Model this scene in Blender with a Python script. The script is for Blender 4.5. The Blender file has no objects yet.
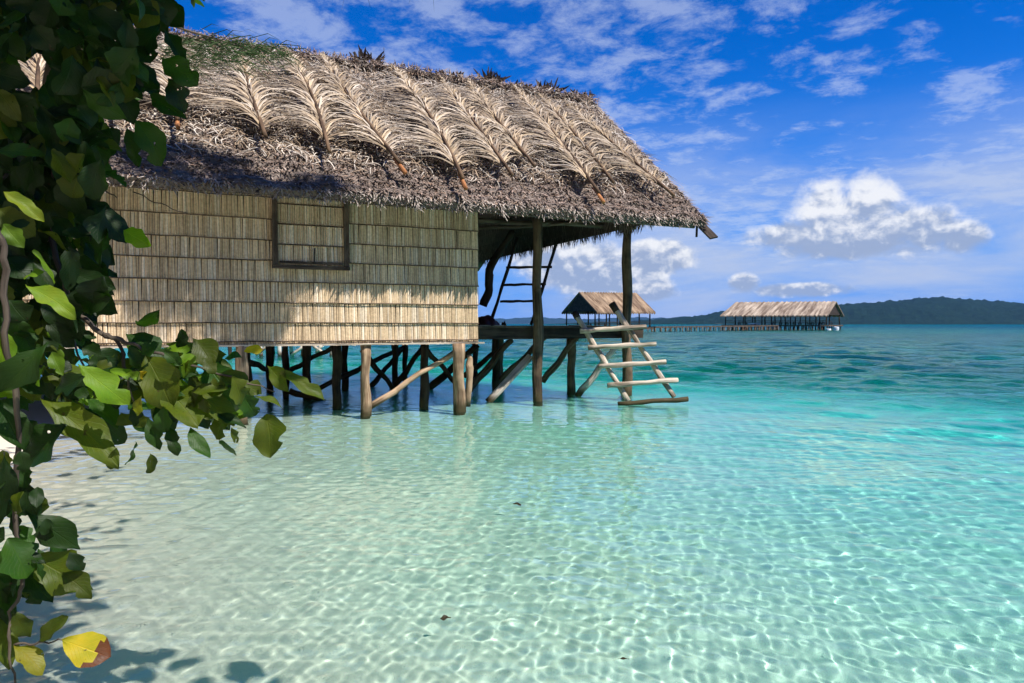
import bpy, bmesh, math, random
import numpy as np
from math import radians as R, sin, cos, pi
from mathutils import Vector, Matrix

random.seed(11)
rng = np.random.default_rng(5)
sc = bpy.context.scene
C = sc.collection
V = Vector
SUN = V((.486, -.352, .85)).normalized()
FPX = 1024 * 24 / 36
EYE = V((0, 0, 1.45))
PITCH = R(1.468)

# ------------------------------------------------------------------ measuring helpers
def ray(px, py):
    kx = (px - 512) / FPX; ky = (341.5 - py) / FPX
    return V((kx, cos(PITCH) + ky * sin(PITCH), -sin(PITCH) + ky * cos(PITCH)))
def at(px, py, Y):
    d = ray(px, py)
    return EYE + d * (Y / d.y)
HO = V((-.573, 11.511, 0)); HA = math.atan2(.4077, .913)
HM = Matrix.Translation(HO) @ Matrix.Rotation(HA, 4, 'Z'); HI = HM.inverted()
def hl(p): return HI @ p                                     # world -> hut coordinates (x along the wall, y to the back)
def on_plane(px, py, p0, n):
    d = (HI.to_3x3() @ ray(px, py)); o = HI @ EYE
    return o + d * ((p0 - o).dot(n) / d.dot(n))
def on_y(px, py, y): return on_plane(px, py, V((0, y, 0)), V((0, 1, 0)))
def water_line(px, py): return 1.45 / -(ray(px, py).z / ray(px, py).y)

# ------------------------------------------------------------------ objects and tags
def tag(o, label=None, cat=None, group=None, kind=None):
    if label: o['label'] = label
    if cat: o['category'] = cat
    if group: o['group'] = group
    if kind: o['kind'] = kind
    return o
def empty(name, loc, rz=0):
    o = bpy.data.objects.new(name, None); C.objects.link(o)
    o.location = loc; o.rotation_euler = (0, 0, rz); o.empty_display_size = .3
    return o
def copy_tree(o, parent=None):
    c = o.copy(); C.objects.link(c)
    if parent: c.parent = parent
    for ch in list(o.children): copy_tree(ch, c)
    return c

class MB:
    """collects strips, boxes, beams and tubes; build() links them as one mesh object"""
    def __init__(s): s.v = []; s.f = []; s.uv = []; s.c = []
    def quad(s, pts, uv=None, col=.5):
        i = len(s.v); s.v += [tuple(p) for p in pts]; s.f.append(tuple(range(i, i + len(pts))))
        s.uv += uv or [(0, 0)] * len(pts); s.c += [col if isinstance(col, tuple) else (col, col, col)] * len(pts)
    def box(s, lo, hi, col=.5):
        x0, y0, z0 = lo; x1, y1, z1 = hi
        m = Matrix.Translation(((x0+x1)/2, (y0+y1)/2, (z0+z1)/2))
        s.mbox(m, (abs(x1-x0), abs(y1-y0), abs(z1-z0)), col)
    def mbox(s, m, d, col=.5):
        a, b, c = d[0]/2, d[1]/2, d[2]/2; L = max(range(3), key=lambda k: d[k])
        P = [m @ V((x, y, z)) for x in (-a, a) for y in (-b, b) for z in (-c, c)]
        for q in ((0,1,3,2), (4,6,7,5), (0,4,5,1), (2,3,7,6), (0,2,6,4), (1,5,7,3)):
            uv = []
            for k in q:
                t = ((-a, a)[k >> 2], (-b, b)[(k >> 1) & 1], (-c, c)[k & 1]); o = [t[j] for j in range(3) if j != L]
                uv.append((o[0] + o[1] + .37 * len(s.f), t[L] + 1.7 * len(s.v)))
            s.quad([P[k] for k in q], uv, col)
    def beam(s, p, q, w, h, col=.5, roll=0):
        p, q = V(p), V(q); d = q - p
        m = Matrix.Translation((p + q) / 2) @ d.to_track_quat('Z', 'Y').to_matrix().to_4x4() @ Matrix.Rotation(roll, 4, 'Z')
        s.mbox(m, (w, h, d.length), col)
    def tube(s, pts, rad, n=8, wob=.0, rr=.0, col=.5, seg=0, caps=True):
        pts = [V(p) for p in pts]
        if not isinstance(rad, (list, tuple)): rad = [rad] * len(pts)
        if seg:                                                # resample
            P = []; Q = []
            for i in range(len(pts) - 1):
                for k in range(seg):
                    t = k / seg; P.append(pts[i].lerp(pts[i+1], t)); Q.append(rad[i] + (rad[i+1] - rad[i]) * t)
            pts = P + [pts[-1]]; rad = Q + [rad[-1]]
        ph = random.random() * 9; pu = random.random() * 50
        up = V((.3, .5, .81)); rings = []; L = 0
        for i, p in enumerate(pts):
            t = (pts[min(i+1, len(pts)-1)] - pts[max(i-1, 0)]).normalized()
            a = t.cross(up)
            if a.length < .1: a = t.cross(V((1, 0, 0)))
            a.normalize(); b = t.cross(a)
            if i: L += (p - pts[i-1]).length
            e = sin(i * 1.3 + ph) * wob; g = cos(i * 1.7 + ph) * wob
            if i in (0, len(pts) - 1): e = g = 0
            rg = []
            for k in range(n):
                w = 2 * pi * k / n
                r = rad[i] * (1 + random.gauss(0, rr * .35) + rr * sin(2 * w + ph + i * .9) + rr * .6 * sin(3 * w + ph * 2 - i * .6))
                rg.append(p + a * (cos(w) * r + e) + b * (sin(w) * r + g))
            rings.append((rg, L))
        for i in range(len(rings) - 1):
            A, la = rings[i]; B, lb = rings[i+1]
            for k in range(n):
                k2 = (k + 1) % n; ru = rad[i] * 6.28 / n
                s.quad([A[k], A[k2], B[k2], B[k]], [(k*ru+pu, la), ((k+1)*ru+pu, la), ((k+1)*ru+pu, lb), (k*ru+pu, lb)], col)
        if caps:
            for (rg, L_), rv in ((rings[0], True), (rings[-1], False)):
                g = rg[::-1] if rv else rg
                s.quad(g, [((p - g[0]).x + pu, (p - g[0]).y * 3 + L_) for p in g], col)
    def strip(s, pts, wid, side, col=.5, col2=None):
        """flat blade: centre line pts, half widths wid, side vectors (or one)"""
        n = len(pts)
        for i in range(n - 1):
            a, b = pts[i], pts[i+1]
            sa = side[i] if isinstance(side, list) else side; sb = side[i+1] if isinstance(side, list) else side
            c = col
            if col2 is not None:
                t = (i + .5) / (n - 1); c = tuple(col[k] * (1 - t) + col2[k] * t for k in range(3))
            s.quad([a - sa * wid[i], a + sa * wid[i], b + sb * wid[i+1], b - sb * wid[i+1]],
                   [(0, i/n), (1, i/n), (1, (i+1)/n), (0, (i+1)/n)], c)
    def build(s, name, mat, parent=None, smooth=False):
        me = bpy.data.meshes.new(name); me.from_pydata(s.v, [], s.f)
        u = me.uv_layers.new(name='UVMap'); u.data.foreach_set('uv', np.array(s.uv, 'f').ravel())
        a = me.color_attributes.new('Col', 'FLOAT_COLOR', 'CORNER')
        cc = np.ones((len(s.c), 4), 'f'); cc[:, :3] = np.array(s.c, 'f'); a.data.foreach_set('color', cc.ravel())
        if smooth:
            bm = bmesh.new(); bm.from_mesh(me); bmesh.ops.remove_doubles(bm, verts=bm.verts, dist=1e-5)
            for f in bm.faces: f.smooth = True
            bm.to_mesh(me); bm.free()
        me.materials.append(mat); me.update()
        o = bpy.data.objects.new(name, me); C.objects.link(o)
        if parent: o.parent = parent
        return o
def log(name, p, q, r0, r1, mat, parent, n=9, wob=.012, rr=.09, seg=7):
    b = MB(); b.tube([p, q], [r0, r1], n, wob, rr, seg=seg)
    return b.build(name, mat, parent, smooth=True)
def poly(name, pts, rad, mat, parent, n=9, wob=.008, rr=.08, seg=4):
    b = MB(); b.tube(pts, rad, n, wob, rr, seg=seg)
    return b.build(name, mat, parent, smooth=True)

# ------------------------------------------------------------------ materials
class NT:
    def __init__(s, m): s.t = m.node_tree; s.n = s.t.nodes; s.l = s.t.links
    def new(s, ty, **kw):
        n = s.n.new(ty)
        for k, v in kw.items():
            if k.startswith('i_'):
                key = k[2:]; key = int(key) if key.isdigit() else key.replace('_', ' ')
                s.set(n.inputs[key], v)
            else: setattr(n, k, v)
        return n
    def set(s, sock, v):
        if isinstance(v, bpy.types.NodeSocket): s.l.new(v, sock)
        else: sock.default_value = v
    def math(s, op, a, b=0., c=None, clamp=False):
        n = s.n.new('ShaderNodeMath'); n.operation = op; n.use_clamp = clamp
        s.set(n.inputs[0], a); s.set(n.inputs[1], b)
        if c is not None: s.set(n.inputs[2], c)
        return n.outputs[0]
    def mix(s, f, a, b, mode='MIX'):
        n = s.n.new('ShaderNodeMix'); n.data_type = 'RGBA'; n.blend_type = mode
        s.set(n.inputs[0], f)
        for sock, v in ((n.inputs[6], a), (n.inputs[7], b)):
            if isinstance(v, tuple) and len(v) == 3: v = v + (1,)
            s.set(sock, v)
        return n.outputs[2]
    def noise(s, vec, scale, detail=4, rough=.55, dist=0.):
        n = s.new('ShaderNodeTexNoise'); s.set(n.inputs['Vector'], vec)
        n.inputs['Scale'].default_value = scale; n.inputs['Detail'].default_value = detail
        n.inputs['Roughness'].default_value = rough; n.inputs['Distortion'].default_value = dist
        return n.outputs[0]
    def ramp(s, f, stops):
        n = s.n.new('ShaderNodeValToRGB'); s.set(n.inputs[0], f); e = n.color_ramp.elements
        while len(e) < len(stops): e.new(.5)
        for k, (p, c) in zip(e, stops):
            k.position = p; k.color = (c, c, c, 1) if not isinstance(c, tuple) else c + (1,)
        return n.outputs[0]
    def smooth(s, x, a, b):
        n = s.n.new('ShaderNodeMapRange'); n.interpolation_type = 'SMOOTHSTEP'
        s.set(n.inputs[0], x); n.inputs[1].default_value = a; n.inputs[2].default_value = b
        return n.outputs[0]
    def mapv(s, vec, sc_=(1, 1, 1), loc=(0, 0, 0), rot=(0, 0, 0)):
        n = s.n.new('ShaderNodeMapping'); s.set(n.inputs[0], vec)
        n.inputs[1].default_value = loc; n.inputs[2].default_value = rot; n.inputs[3].default_value = sc_
        return n.outputs[0]
    def bump(s, h, st, dist):
        n = s.n.new('ShaderNodeBump'); n.inputs['Strength'].default_value = st; n.inputs['Distance'].default_value = dist
        s.set(n.inputs['Height'], h); return n.outputs[0]
def material(name):
    m = bpy.data.materials.new(name); m.use_nodes = True
    return m, NT(m), m.node_tree.nodes['Principled BSDF']

def wood(name, c1, c2, wet=False, rough=.8, crack=.45):
    m, t, b = material(name)
    uv = t.new('ShaderNodeUVMap').outputs[0]; tc = t.new('ShaderNodeTexCoord'); ge = t.new('ShaderNodeNewGeometry')
    g = t.noise(t.mapv(uv, (38, 1.6, 1)), 1., 6, .65, .6)
    g2 = t.noise(t.mapv(uv, (9, .9, 1)), 1., 3, .5)
    lo = t.noise(ge.outputs['Position'], 2.3, 3)
    col = t.mix(t.ramp(g, [(.38, 0.), (.62, 1.)]), c1, c2)
    col = t.mix(t.math('MULTIPLY', t.ramp(g2, [(.45, 0.), (.58, 1.)]), .7), col, tuple(x * .4 for x in c1))
    col = t.mix(t.math('MULTIPLY', t.ramp(lo, [(.42, 0.), (.6, 1.)]), .5), col, tuple(x * 1.25 for x in c2))
    if wet:
        z = t.new('ShaderNodeSeparateXYZ'); t.set(z.inputs[0], ge.outputs['Position'])
        zz = t.math('ADD', z.outputs[2], t.math('MULTIPLY', lo, .25))
        f = t.math('SUBTRACT', 1., t.smooth(zz, .16, .36))
        col = t.mix(f, col, (.055, .042, .018))
    t.set(b.inputs['Base Color'], col); b.inputs['Roughness'].default_value = rough
    b.inputs['Specular IOR Level'].default_value = .25
    t.set(b.inputs['Normal'], t.bump(g, crack, .022))
    return m
def blades(name, gain=1., rough=.85, fine=0., trans=.0):
    """dry leaf matter: colour carried blade by blade on the mesh, with streaks"""
    m, t, b = material(name)
    at_ = t.new('ShaderNodeAttribute', attribute_name='Col'); ge = t.new('ShaderNodeNewGeometry')
    n = t.noise(ge.outputs['Position'], 26, 3); n2 = t.noise(ge.outputs['Position'], 1.4, 3)
    f = t.math('MULTIPLY', t.math('ADD', .55, t.math('MULTIPLY', n, .9)), t.math('ADD', .7, t.math('MULTIPLY', n2, .6)))
    f = t.math('MULTIPLY', f, gain)
    cb = t.new('ShaderNodeCombineColor')
    for k in range(3): t.set(cb.inputs[k], f)
    col = t.mix(1., at_.outputs['Color'], cb.outputs[0], 'MULTIPLY')
    t.set(b.inputs['Base Color'], col); b.inputs['Roughness'].default_value = rough
    b.inputs['Specular IOR Level'].default_value = .2
    t.set(b.inputs['Normal'], t.bump(t.noise(ge.outputs['Position'], 60, 2), .4, .006))
    if trans:
        tr = t.new('ShaderNodeBsdfTranslucent'); t.set(tr.inputs[0], col)
        mx = t.new('ShaderNodeMixShader'); mx.inputs[0].default_value = trans
        t.l.new(b.outputs[0], mx.inputs[1]); t.l.new(tr.outputs[0], mx.inputs[2])
        t.l.new(mx.outputs[0], t.n['Material Output'].inputs[0])
    return m

M = {}
M['post'] = wood('shaded_weathered_post', (.045, .028, .017), (.17, .115, .07), wet=True)  # weathered wood, colour darkened to stand for shade under hut and roof
M['lit_post'] = wood('sunlit_barked_post', (.17, .095, .05), (.50, .36, .23), wet=True)  # paler copy of the post wood, its colour standing for sun on front stilts
M['dark_wood'] = wood('dark_wood', (.016, .011, .008), (.06, .042, .028), wet=True)  # dark wood; on stilts and braces under the hut its colour carries shade
M['grey_wood'] = wood('bleached_wood', (.24, .18, .125), (.60, .51, .41), crack=.8)
M['white_bark'] = wood('white_bark', (.36, .29, .23), (.70, .63, .55), wet=True, crack=.8)
M['plank'] = wood('deck_plank', (.04, .027, .018), (.14, .10, .07))
M['pale_pole'] = wood('pale_pole', (.3, .24, .17), (.55, .47, .36))
M['orange'] = wood('orange_petiole', (.26, .095, .035), (.46, .20, .075))
M['spine'] = wood('frond_spine', (.06, .035, .02), (.17, .105, .06))
M['thatch'] = blades('thatch')
M['frond'] = blades('dry_frond', trans=.12)
M['slat'] = blades('sago_slats', rough=.7)
M['tuft'] = blades('dark_tuft')

def leaf_material(name, trans):
    m, t, b = material(name)
    at_ = t.new('ShaderNodeAttribute', attribute_name='Col'); uv = t.new('ShaderNodeUVMap').outputs[0]
    ge = t.new('ShaderNodeNewGeometry')
    sx = t.new('ShaderNodeSeparateXYZ'); t.set(sx.inputs[0], uv)
    u = t.math('ABSOLUTE', t.math('SUBTRACT', sx.outputs[0], .5))
    mid = t.math('SUBTRACT', 1., t.smooth(u, .008, .03))
    vv = t.math('ADD', t.math('MULTIPLY', sx.outputs[1], 9.), t.math('MULTIPLY', u, -7.))
    fr = t.math('ABSOLUTE', t.math('SUBTRACT', t.math('FRACT', vv), .5))
    vein = t.math('MULTIPLY', t.math('SUBTRACT', 1., t.smooth(fr, .02, .09)), .6)
    vn = t.math('MAXIMUM', mid, vein)
    n = t.noise(ge.outputs['Position'], 22, 4)
    col = t.mix(t.math('MULTIPLY', vn, .35), at_.outputs['Color'], t.mix(1., at_.outputs['Color'], (2.2, 1.7, 1.4), 'MULTIPLY'))
    col = t.mix(t.ramp(n, [(.35, 0.), (.75, .75)]), col, t.mix(1., at_.outputs['Color'], (1.5, 1.15, .6), 'MULTIPLY'))
    sp = t.noise(ge.outputs['Position'], 55, 2)
    col = t.mix(t.ramp(sp, [(.70, 0.), (.76, .8)]), col, (.05, .03, .012))
    t.set(b.inputs['Base Color'], col); t.set(b.inputs['Roughness'], t.math('ADD', .38, t.math('MULTIPLY', n, .3)))
    b.inputs['Specular IOR Level'].default_value = .32
    bp = t.bump(t.math('ADD', t.math('MULTIPLY', vn, -.5), n), .5, .004); t.set(b.inputs['Normal'], bp)
    tr = t.new('ShaderNodeBsdfTranslucent'); t.set(tr.inputs[0], t.mix(1., col, (1.9, 2.1, .6), 'MULTIPLY'))
    t.set(tr.inputs['Normal'], bp)
    mx = t.new('ShaderNodeMixShader'); mx.inputs[0].default_value = trans
    t.l.new(b.outputs[0], mx.inputs[1]); t.l.new(tr.outputs[0], mx.inputs[2])
    hole = t.ramp(t.noise(ge.outputs['Position'], 34, 3, .6), [(.285, 1.), (.29, 0.)])     # eaten through by insects
    tp = t.new('ShaderNodeBsdfTransparent'); m2 = t.new('ShaderNodeMixShader'); t.set(m2.inputs[0], hole)
    t.l.new(mx.outputs[0], m2.inputs[1]); t.l.new(tp.outputs[0], m2.inputs[2]); t.l.new(m2.outputs[0], t.n['Material Output'].inputs[0])
    return m
M['leaf'] = leaf_material('broad_leaf', .42)
M['needle'] = blades('casuarina_needles', trans=.2)
M['bark'] = wood('tree_bark', (.045, .035, .026), (.16, .125, .095))
M['twig'] = wood('grey_twig', (.035, .026, .02), (.12, .095, .07))

# ------------------------------------------------------------------ camera, sun
cam = bpy.data.cameras.new('Camera'); co = bpy.data.objects.new('Camera', cam); C.objects.link(co)
cam.lens = 24; cam.sensor_width = 36; cam.clip_start = .05; cam.clip_end = 30000
co.location = EYE; co.rotation_euler = (pi / 2 - PITCH, 0, 0); sc.camera = co
L = bpy.data.lights.new('sun', 'SUN'); L.energy = 5.0; L.angle = R(.5); L.color = (1, .955, .89)
lo = bpy.data.objects.new('sun', L); C.objects.link(lo); lo.location = (6, -9, 20)
lo.rotation_euler = SUN.to_track_quat('Z', 'Y').to_euler(); L.cycles.is_caustics_light = True

# ------------------------------------------------------------------ sky and clouds
def make_world():
    w = bpy.data.worlds.new('World'); sc.world = w; w.use_nodes = True
    t = NT(w); bg = t.n['Background']
    sky = t.new('ShaderNodeTexSky'); sky.sky_type = 'NISHITA'; sky.sun_disc = False
    sky.sun_elevation = math.asin(SUN.z); sky.sun_rotation = math.atan2(SUN.x, SUN.y)
    sky.air_density = 1.0; sky.dust_density = .0; sky.ozone_density = 3.5; sky.altitude = 0
    D = t.new('ShaderNodeTexCoord').outputs['Generated']
    nrm = t.new('ShaderNodeVectorMath', operation='NORMALIZE'); t.set(nrm.inputs[0], D); D = nrm.outputs[0]
    sp = t.new('ShaderNodeSeparateXYZ'); t.set(sp.inputs[0], D); x, y, z = sp.outputs
    el = t.math('MULTIPLY', t.math('ARCSINE', z), 180 / pi)
    az = t.math('MULTIPLY', t.math('ARCTAN2', x, y), 180 / pi)
    hs = t.new('ShaderNodeHueSaturation'); t.set(hs.inputs['Color'], sky.outputs[0])
    hs.inputs['Saturation'].default_value = 1.72; hs.inputs['Value'].default_value = 1.16; hs.inputs['Hue'].default_value = .503
    base = t.mix(1., hs.outputs[0], (.34, .84, 1.27), 'MULTIPLY')
    # clear blue down to the horizon
    low = t.math('SUBTRACT', 1., t.smooth(el, -2., 22.))
    base = t.mix(low, base, (.8, 2.95, 8.9))
    ae = t.new('ShaderNodeCombineXYZ'); t.set(ae.inputs[0], az); t.set(ae.inputs[1], el); AE = ae.outputs[0]
    # high mackerel cloud, on a plane overhead
    zz = t.math('ADD', t.math('MAXIMUM', z, 0.), .10)
    pl = t.new('ShaderNodeCombineXYZ'); t.set(pl.inputs[0], t.math('DIVIDE', x, zz)); t.set(pl.inputs[1], t.math('DIVIDE', y, zz))
    P = pl.outputs[0]
    n1 = t.noise(t.mapv(P, (5.6, 5.6, 1), (1.3, .4, 0), (0, 0, .5)), 1., 8, .66, .2)
    n2 = t.noise(t.mapv(P, (.85, 1.2, 1), (4.1, 2.2, 0)), 1., 3, .5)
    def blob(px, py, rx, ry, soft=1.):
        d = ray(px, py); a0 = math.degrees(math.atan2(d.x, d.y)); e0 = math.degrees(math.asin(d.normalized().z))
        k = 180 / pi / FPX * cos(R(a0))
        u = t.math('DIVIDE', t.math('SUBTRACT', az, a0), rx * k * cos(R(a0))); v = t.math('DIVIDE', t.math('SUBTRACT', el, e0), ry * k)
        return t.math('SUBTRACT', 1., t.math('ADD', t.math('MULTIPLY', u, u), t.math('MULTIPLY', v, v))), v
    def mx(l):
        r = l[0]
        for q in l[1:]: r = t.math('MAXIMUM', r, q)
        return r
    hi = mx([t.math('MAXIMUM', blob(*q)[0], 0.) for q in ((560, 20, 330, 110), (330, 20, 140, 70), (640, 100, 160, 70), (850, 60, 120, 45), (1000, 180, 140, 50), (760, 220, 260, 60), (980, 90, 90, 30))])
    cov = t.math('ADD', t.math('MULTIPLY', hi, .19), t.math('MULTIPLY', t.math('SUBTRACT', n2, .5), .35))
    a1 = t.smooth(t.math('ADD', n1, cov), .57, .80)
    a1 = t.math('MULTIPLY', a1, .42)
    col = t.mix(a1, base, (6.3, 7.2, 9.0))
    # pale veil low in the sky, drawn out along the horizon
    n3 = t.noise(t.mapv(AE, (.045, .19, 1), (3, 1, 0)), 1., 6, .6, .4)
    veil = t.math('MULTIPLY', t.math('SUBTRACT', 1., t.smooth(el, 6., 18.)), t.smooth(n3, .24, .66))
    veil = t.math('MULTIPLY', veil, t.math('ADD', .62, t.math('MULTIPLY', t.smooth(az, -5., 22.), .3)))
    col = t.mix(veil, col, (5.0, 5.8, 7.7))
    # heaped cumulus
    def heap(blobs, sc_, amp, col, off=(0, 0, 0), thr=(.0, .28), vk=.42):
        bl = [blob(*q) for q in blobs]
        dens = mx([b[0] for b in bl])
        vec = t.mapv(AE, (1, 1.25, 1), off)
        nA = t.noise(vec, sc_, 8, .58, .25)
        vec2 = t.mapv(AE, (1, 1.25, 1), (off[0] + .3, off[1] + .75, 0))
        nB = t.noise(vec2, sc_, 8, .58, .25)
        d = t.math('ADD', dens, t.math('MULTIPLY', t.math('SUBTRACT', nA, .5), amp))
        alpha = t.smooth(d, *thr)
        lit = t.math('MULTIPLY', t.math('SUBTRACT', nA, nB), 3.6)
        vtop = bl[0][1]
        lit = t.math('ADD', lit, t.math('MULTIPLY', vtop, vk))
        lit = t.math('ADD', lit, t.math('MULTIPLY', t.math('SUBTRACT', .55, d), .35))
        shade = t.smooth(lit, -.45, .75)
        cc = t.mix(shade, (3.3, 4.1, 5.9), (9.2, 9.25, 9.4))
        return t.mix(t.math('MULTIPLY', alpha, .90), col, cc)
    # ellipses are cut flat underneath by narrow vertical radii
    col = heap([(862, 230, 112, 32), (830, 210, 44, 36), (868, 204, 40, 36), (926, 228, 48, 28), (790, 236, 52, 18), (962, 236, 32, 20), (850, 246, 96, 16)], .55, 1.5, col, (2.2, 0, 0), (.0, .80), .6)
    col = heap([(575, 266, 62, 32), (655, 258, 48, 22), (610, 280, 70, 20), (545, 255, 40, 26)], .5, 1.3, col, (7.2, 3, 0), (.05, .55))
    col = heap([(744, 284, 20, 13), (650, 292, 34, 12), (600, 300, 40, 10) , (800, 290, 66, 9)], .7, 1.3, col, (12.2, 3, 0), (.1, .75))
    t.set(bg.inputs[0], col); bg.inputs[1].default_value = .068
make_world()

# ------------------------------------------------------------------ sea, sand
def depth_at(X, Y):
    w = X + .35 * Y + 3.0 + .8 * np.clip(Y - 14, 0, None)
    d = np.where(w > 0, .055 * w + .0075 * np.clip(w - 1.5, 0, None) ** 1.5, .10 * w)
    far = np.clip(w - 11, 0, None)
    d = np.where(w > 11, .055 * 11 + .0075 * 9.5 ** 1.5 + 4.6 * (1 - np.exp(-far / 20)), d)
    d = d + np.clip((np.hypot(X, Y) - 160) / 500, 0, 1) * 16
    left = np.clip((-X - 8) / 6, 0, 1) * np.clip((16 - Y) / 8, 0, 1)
    return d * (1 - left) - left * .5
def grid(name, X, Y, Z, mat, parent=None, floor=None):
    n, m = X.shape
    if floor is not None:                                    # closed body: every rim folded down to a flat underside
        pad = lambda A: np.pad(A, 1, 'edge')
        X, Y = pad(X), pad(Y); Zp = pad(Z); Zp[0, :] = Zp[-1, :] = floor; Zp[:, 0] = Zp[:, -1] = floor; Z = Zp; n += 2; m += 2
    v = np.stack([X, Y, Z], -1).reshape(-1, 3)
    i = np.arange(n * m).reshape(n, m); f = np.stack([i[:-1, :-1], i[:-1, 1:], i[1:, 1:], i[1:, :-1]], -1).reshape(-1, 4)
    me = bpy.data.meshes.new(name); me.vertices.add(len(v)); me.vertices.foreach_set('co', v.ravel())
    li = f.ravel(); st = np.arange(0, f.size, 4); nf = len(f)
    if floor is not None:
        rim = np.concatenate([i[0, :], i[1:, -1], i[-1, -2::-1], i[-2:0:-1, 0]]); st = np.append(st, len(li)); li = np.concatenate([li, rim]); nf += 1
    me.loops.add(len(li)); me.loops.foreach_set('vertex_index', li)
    me.polygons.add(nf); me.polygons.foreach_set('loop_start', st)
    me.polygons.foreach_set('use_smooth', np.ones(nf, bool)); me.update(calc_edges=True)
    if me.polygons[len(f) // 2].normal.z < 0: me.flip_normals()
    me.materials.append(mat)
    o = bpy.data.objects.new(name, me); C.objects.link(o)
    if parent: o.parent = parent
    return o

def make_sea():
    rs = [1.2]
    while rs[-1] < 25: rs.append(rs[-1] * 1.0030)
    while rs[-1] < 120: rs.append(rs[-1] * 1.0068)
    while rs[-1] < 9000: rs.append(rs[-1] * 1.07)
    rs = np.array(rs); th = np.concatenate([np.linspace(-1.45, -.76, 34)[:-1], np.linspace(-.76, .76, 570), np.linspace(.76, 1.45, 34)[1:]])
    r, t = np.meshgrid(rs, th, indexing='ij'); X = r * np.sin(t); Y = r * np.cos(t)
    Z = np.zeros_like(X)
    cell = r * np.where(r < 25, .0031, .0072); dep = np.clip(depth_at(X, Y), .03, 9)
    off = np.clip((depth_at(X, Y) - .3) / 2.5, 0, 1)
    for i in range(150):
        if i < 95: lam = math.exp(rng.uniform(math.log(.055), math.log(.34))); a = rng.normal(1.1, 1.0); A = .0022 * lam * (lam / .22) ** .35 * rng.uniform(.3, 1.4) * (.44 + 1.05 * np.exp(-dep / .38) * min(1., .16 / lam))
        else: lam = math.exp(rng.uniform(math.log(.5), math.log(5))); a = rng.normal(-1.9, .6); A = .0066 * lam ** .8 * rng.uniform(.4, 1.2) * (.06 + .94 * off)
        k = 2 * pi / lam
        Z += A * np.clip((lam / cell - 2.6) / 3, 0, 1) * np.sin(k * (X * cos(a) + Y * sin(a)) + rng.uniform(0, 6.28))
    m, t_, b = material('sea_water')
    b.inputs['Base Color'].default_value = (1, 1, 1, 1)
    b.inputs['Transmission Weight'].default_value = 1; b.inputs['Roughness'].default_value = 0; b.inputs['IOR'].default_value = 1.33
    P = t_.new('ShaderNodeNewGeometry').outputs['Position']              # open water beyond the lagoon is choppier than the mesh can carry
    ln_ = t_.new('ShaderNodeVectorMath', operation='LENGTH'); t_.set(ln_.inputs[0], P)
    f = t_.smooth(ln_.outputs['Value'], 26., 110.); f0 = t_.smooth(ln_.outputs['Value'], 9., 30.)
    ch = t_.math('ADD', t_.noise(t_.mapv(P, (2.2, 3.4, 1), (0, 0, 0), (0, 0, .4)), 1., 5, .72), t_.math('MULTIPLY', t_.noise(t_.mapv(P, (.05, .12, 1)), 1., 3), 1.5))
    bp = t_.n.new('ShaderNodeBump'); t_.set(bp.inputs['Strength'], t_.math('MULTIPLY', f0, .9)); bp.inputs['Distance'].default_value = .45
    t_.set(bp.inputs['Height'], ch); t_.set(b.inputs['Normal'], bp.outputs[0])
    t_.set(b.inputs['Roughness'], t_.math('MULTIPLY', f, .22))
    sea = grid('water', X, Y, Z, m); sea.cycles.is_caustics_caster = True
    tag(sea, 'clear rippled turquoise lagoon water over pale sand', None, None, 'structure')
    vm, t_, b = material('sea_water_tint'); t_.n.remove(b)
    va = t_.new('ShaderNodeVolumeAbsorption'); va.inputs[0].default_value = (.03, .948, .915, 1); va.inputs[1].default_value = 1.1
    t_.l.new(va.outputs[0], t_.n['Material Output'].inputs['Volume'])
    body = grid('water_body', X, Y, Z + .004, vm, sea, -30.); tag(body, kind='structure')
    # sand
    def axis(a, b, n, p): u = np.linspace(-1, 1, n); w = np.sign(u) * np.abs(u) ** p; return np.where(w < 0, -w * a, w * b)
    gx, gy = np.meshgrid(axis(-9500, 9500, 260, 5) - 1, axis(-9500, 9500, 260, 5) + 6, indexing='ij')
    gz = -depth_at(gx, gy)
    gz = np.where(gz > 0, np.minimum(gz, .9 + .02 * np.minimum(gz, 60)), gz)
    back = np.clip((-gy - 5 + .35 * np.abs(gx) * (gx < 0) - .5 * np.clip(gx, 0, None)) / 16, 0, 1)     # unseen wooded bank, added behind the camera to block sky light on the hut
    gz = np.where((back > 0) & (np.abs(gx) < 120) & (gy > -150), np.maximum(gz, .9) + 22 * back * back * (3 - 2 * back), gz)
    gz += .015 * np.sin(gx * 2.1 + np.sin(gy * 1.3)) * np.sin(gy * 1.7 + 1) * (np.hypot(gx, gy) < 60)
    m, t_, b = material('coral_sand'); ge = t_.new('ShaderNodeNewGeometry'); P = ge.outputs['Position']
    sx = t_.new('ShaderNodeSeparateXYZ'); t_.set(sx.inputs[0], P)
    n1 = t_.noise(P, 1.1, 4); n2 = t_.noise(P, 180, 2); n3 = t_.noise(t_.mapv(P, (.10, .16, 0), (3.7, 1.2, 0)), 1., 5, .6)
    col = t_.mix(n1, (.55, .495, .395), (.68, .615, .50))
    col = t_.mix(t_.math('MULTIPLY', n2, .35), col, (.38, .34, .28))
    deep = t_.math('SUBTRACT', 1., t_.smooth(sx.outputs[2], -4.9, -1.7))
    grass = t_.math('MULTIPLY', t_.ramp(n3, [(.33, 0.), (.62, 1.)]), t_.math('MULTIPLY', deep, .85))
    col = t_.mix(grass, col, (.012, .03, .055))
    col = t_.mix(t_.smooth(sx.outputs[2], 1.5, 2.6), col, (.03, .05, .02))
    vdeep = t_.math('SUBTRACT', 1., t_.smooth(sx.outputs[2], -14, -6.))
    col = t_.mix(vdeep, col, (.03, .07, .13))
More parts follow.
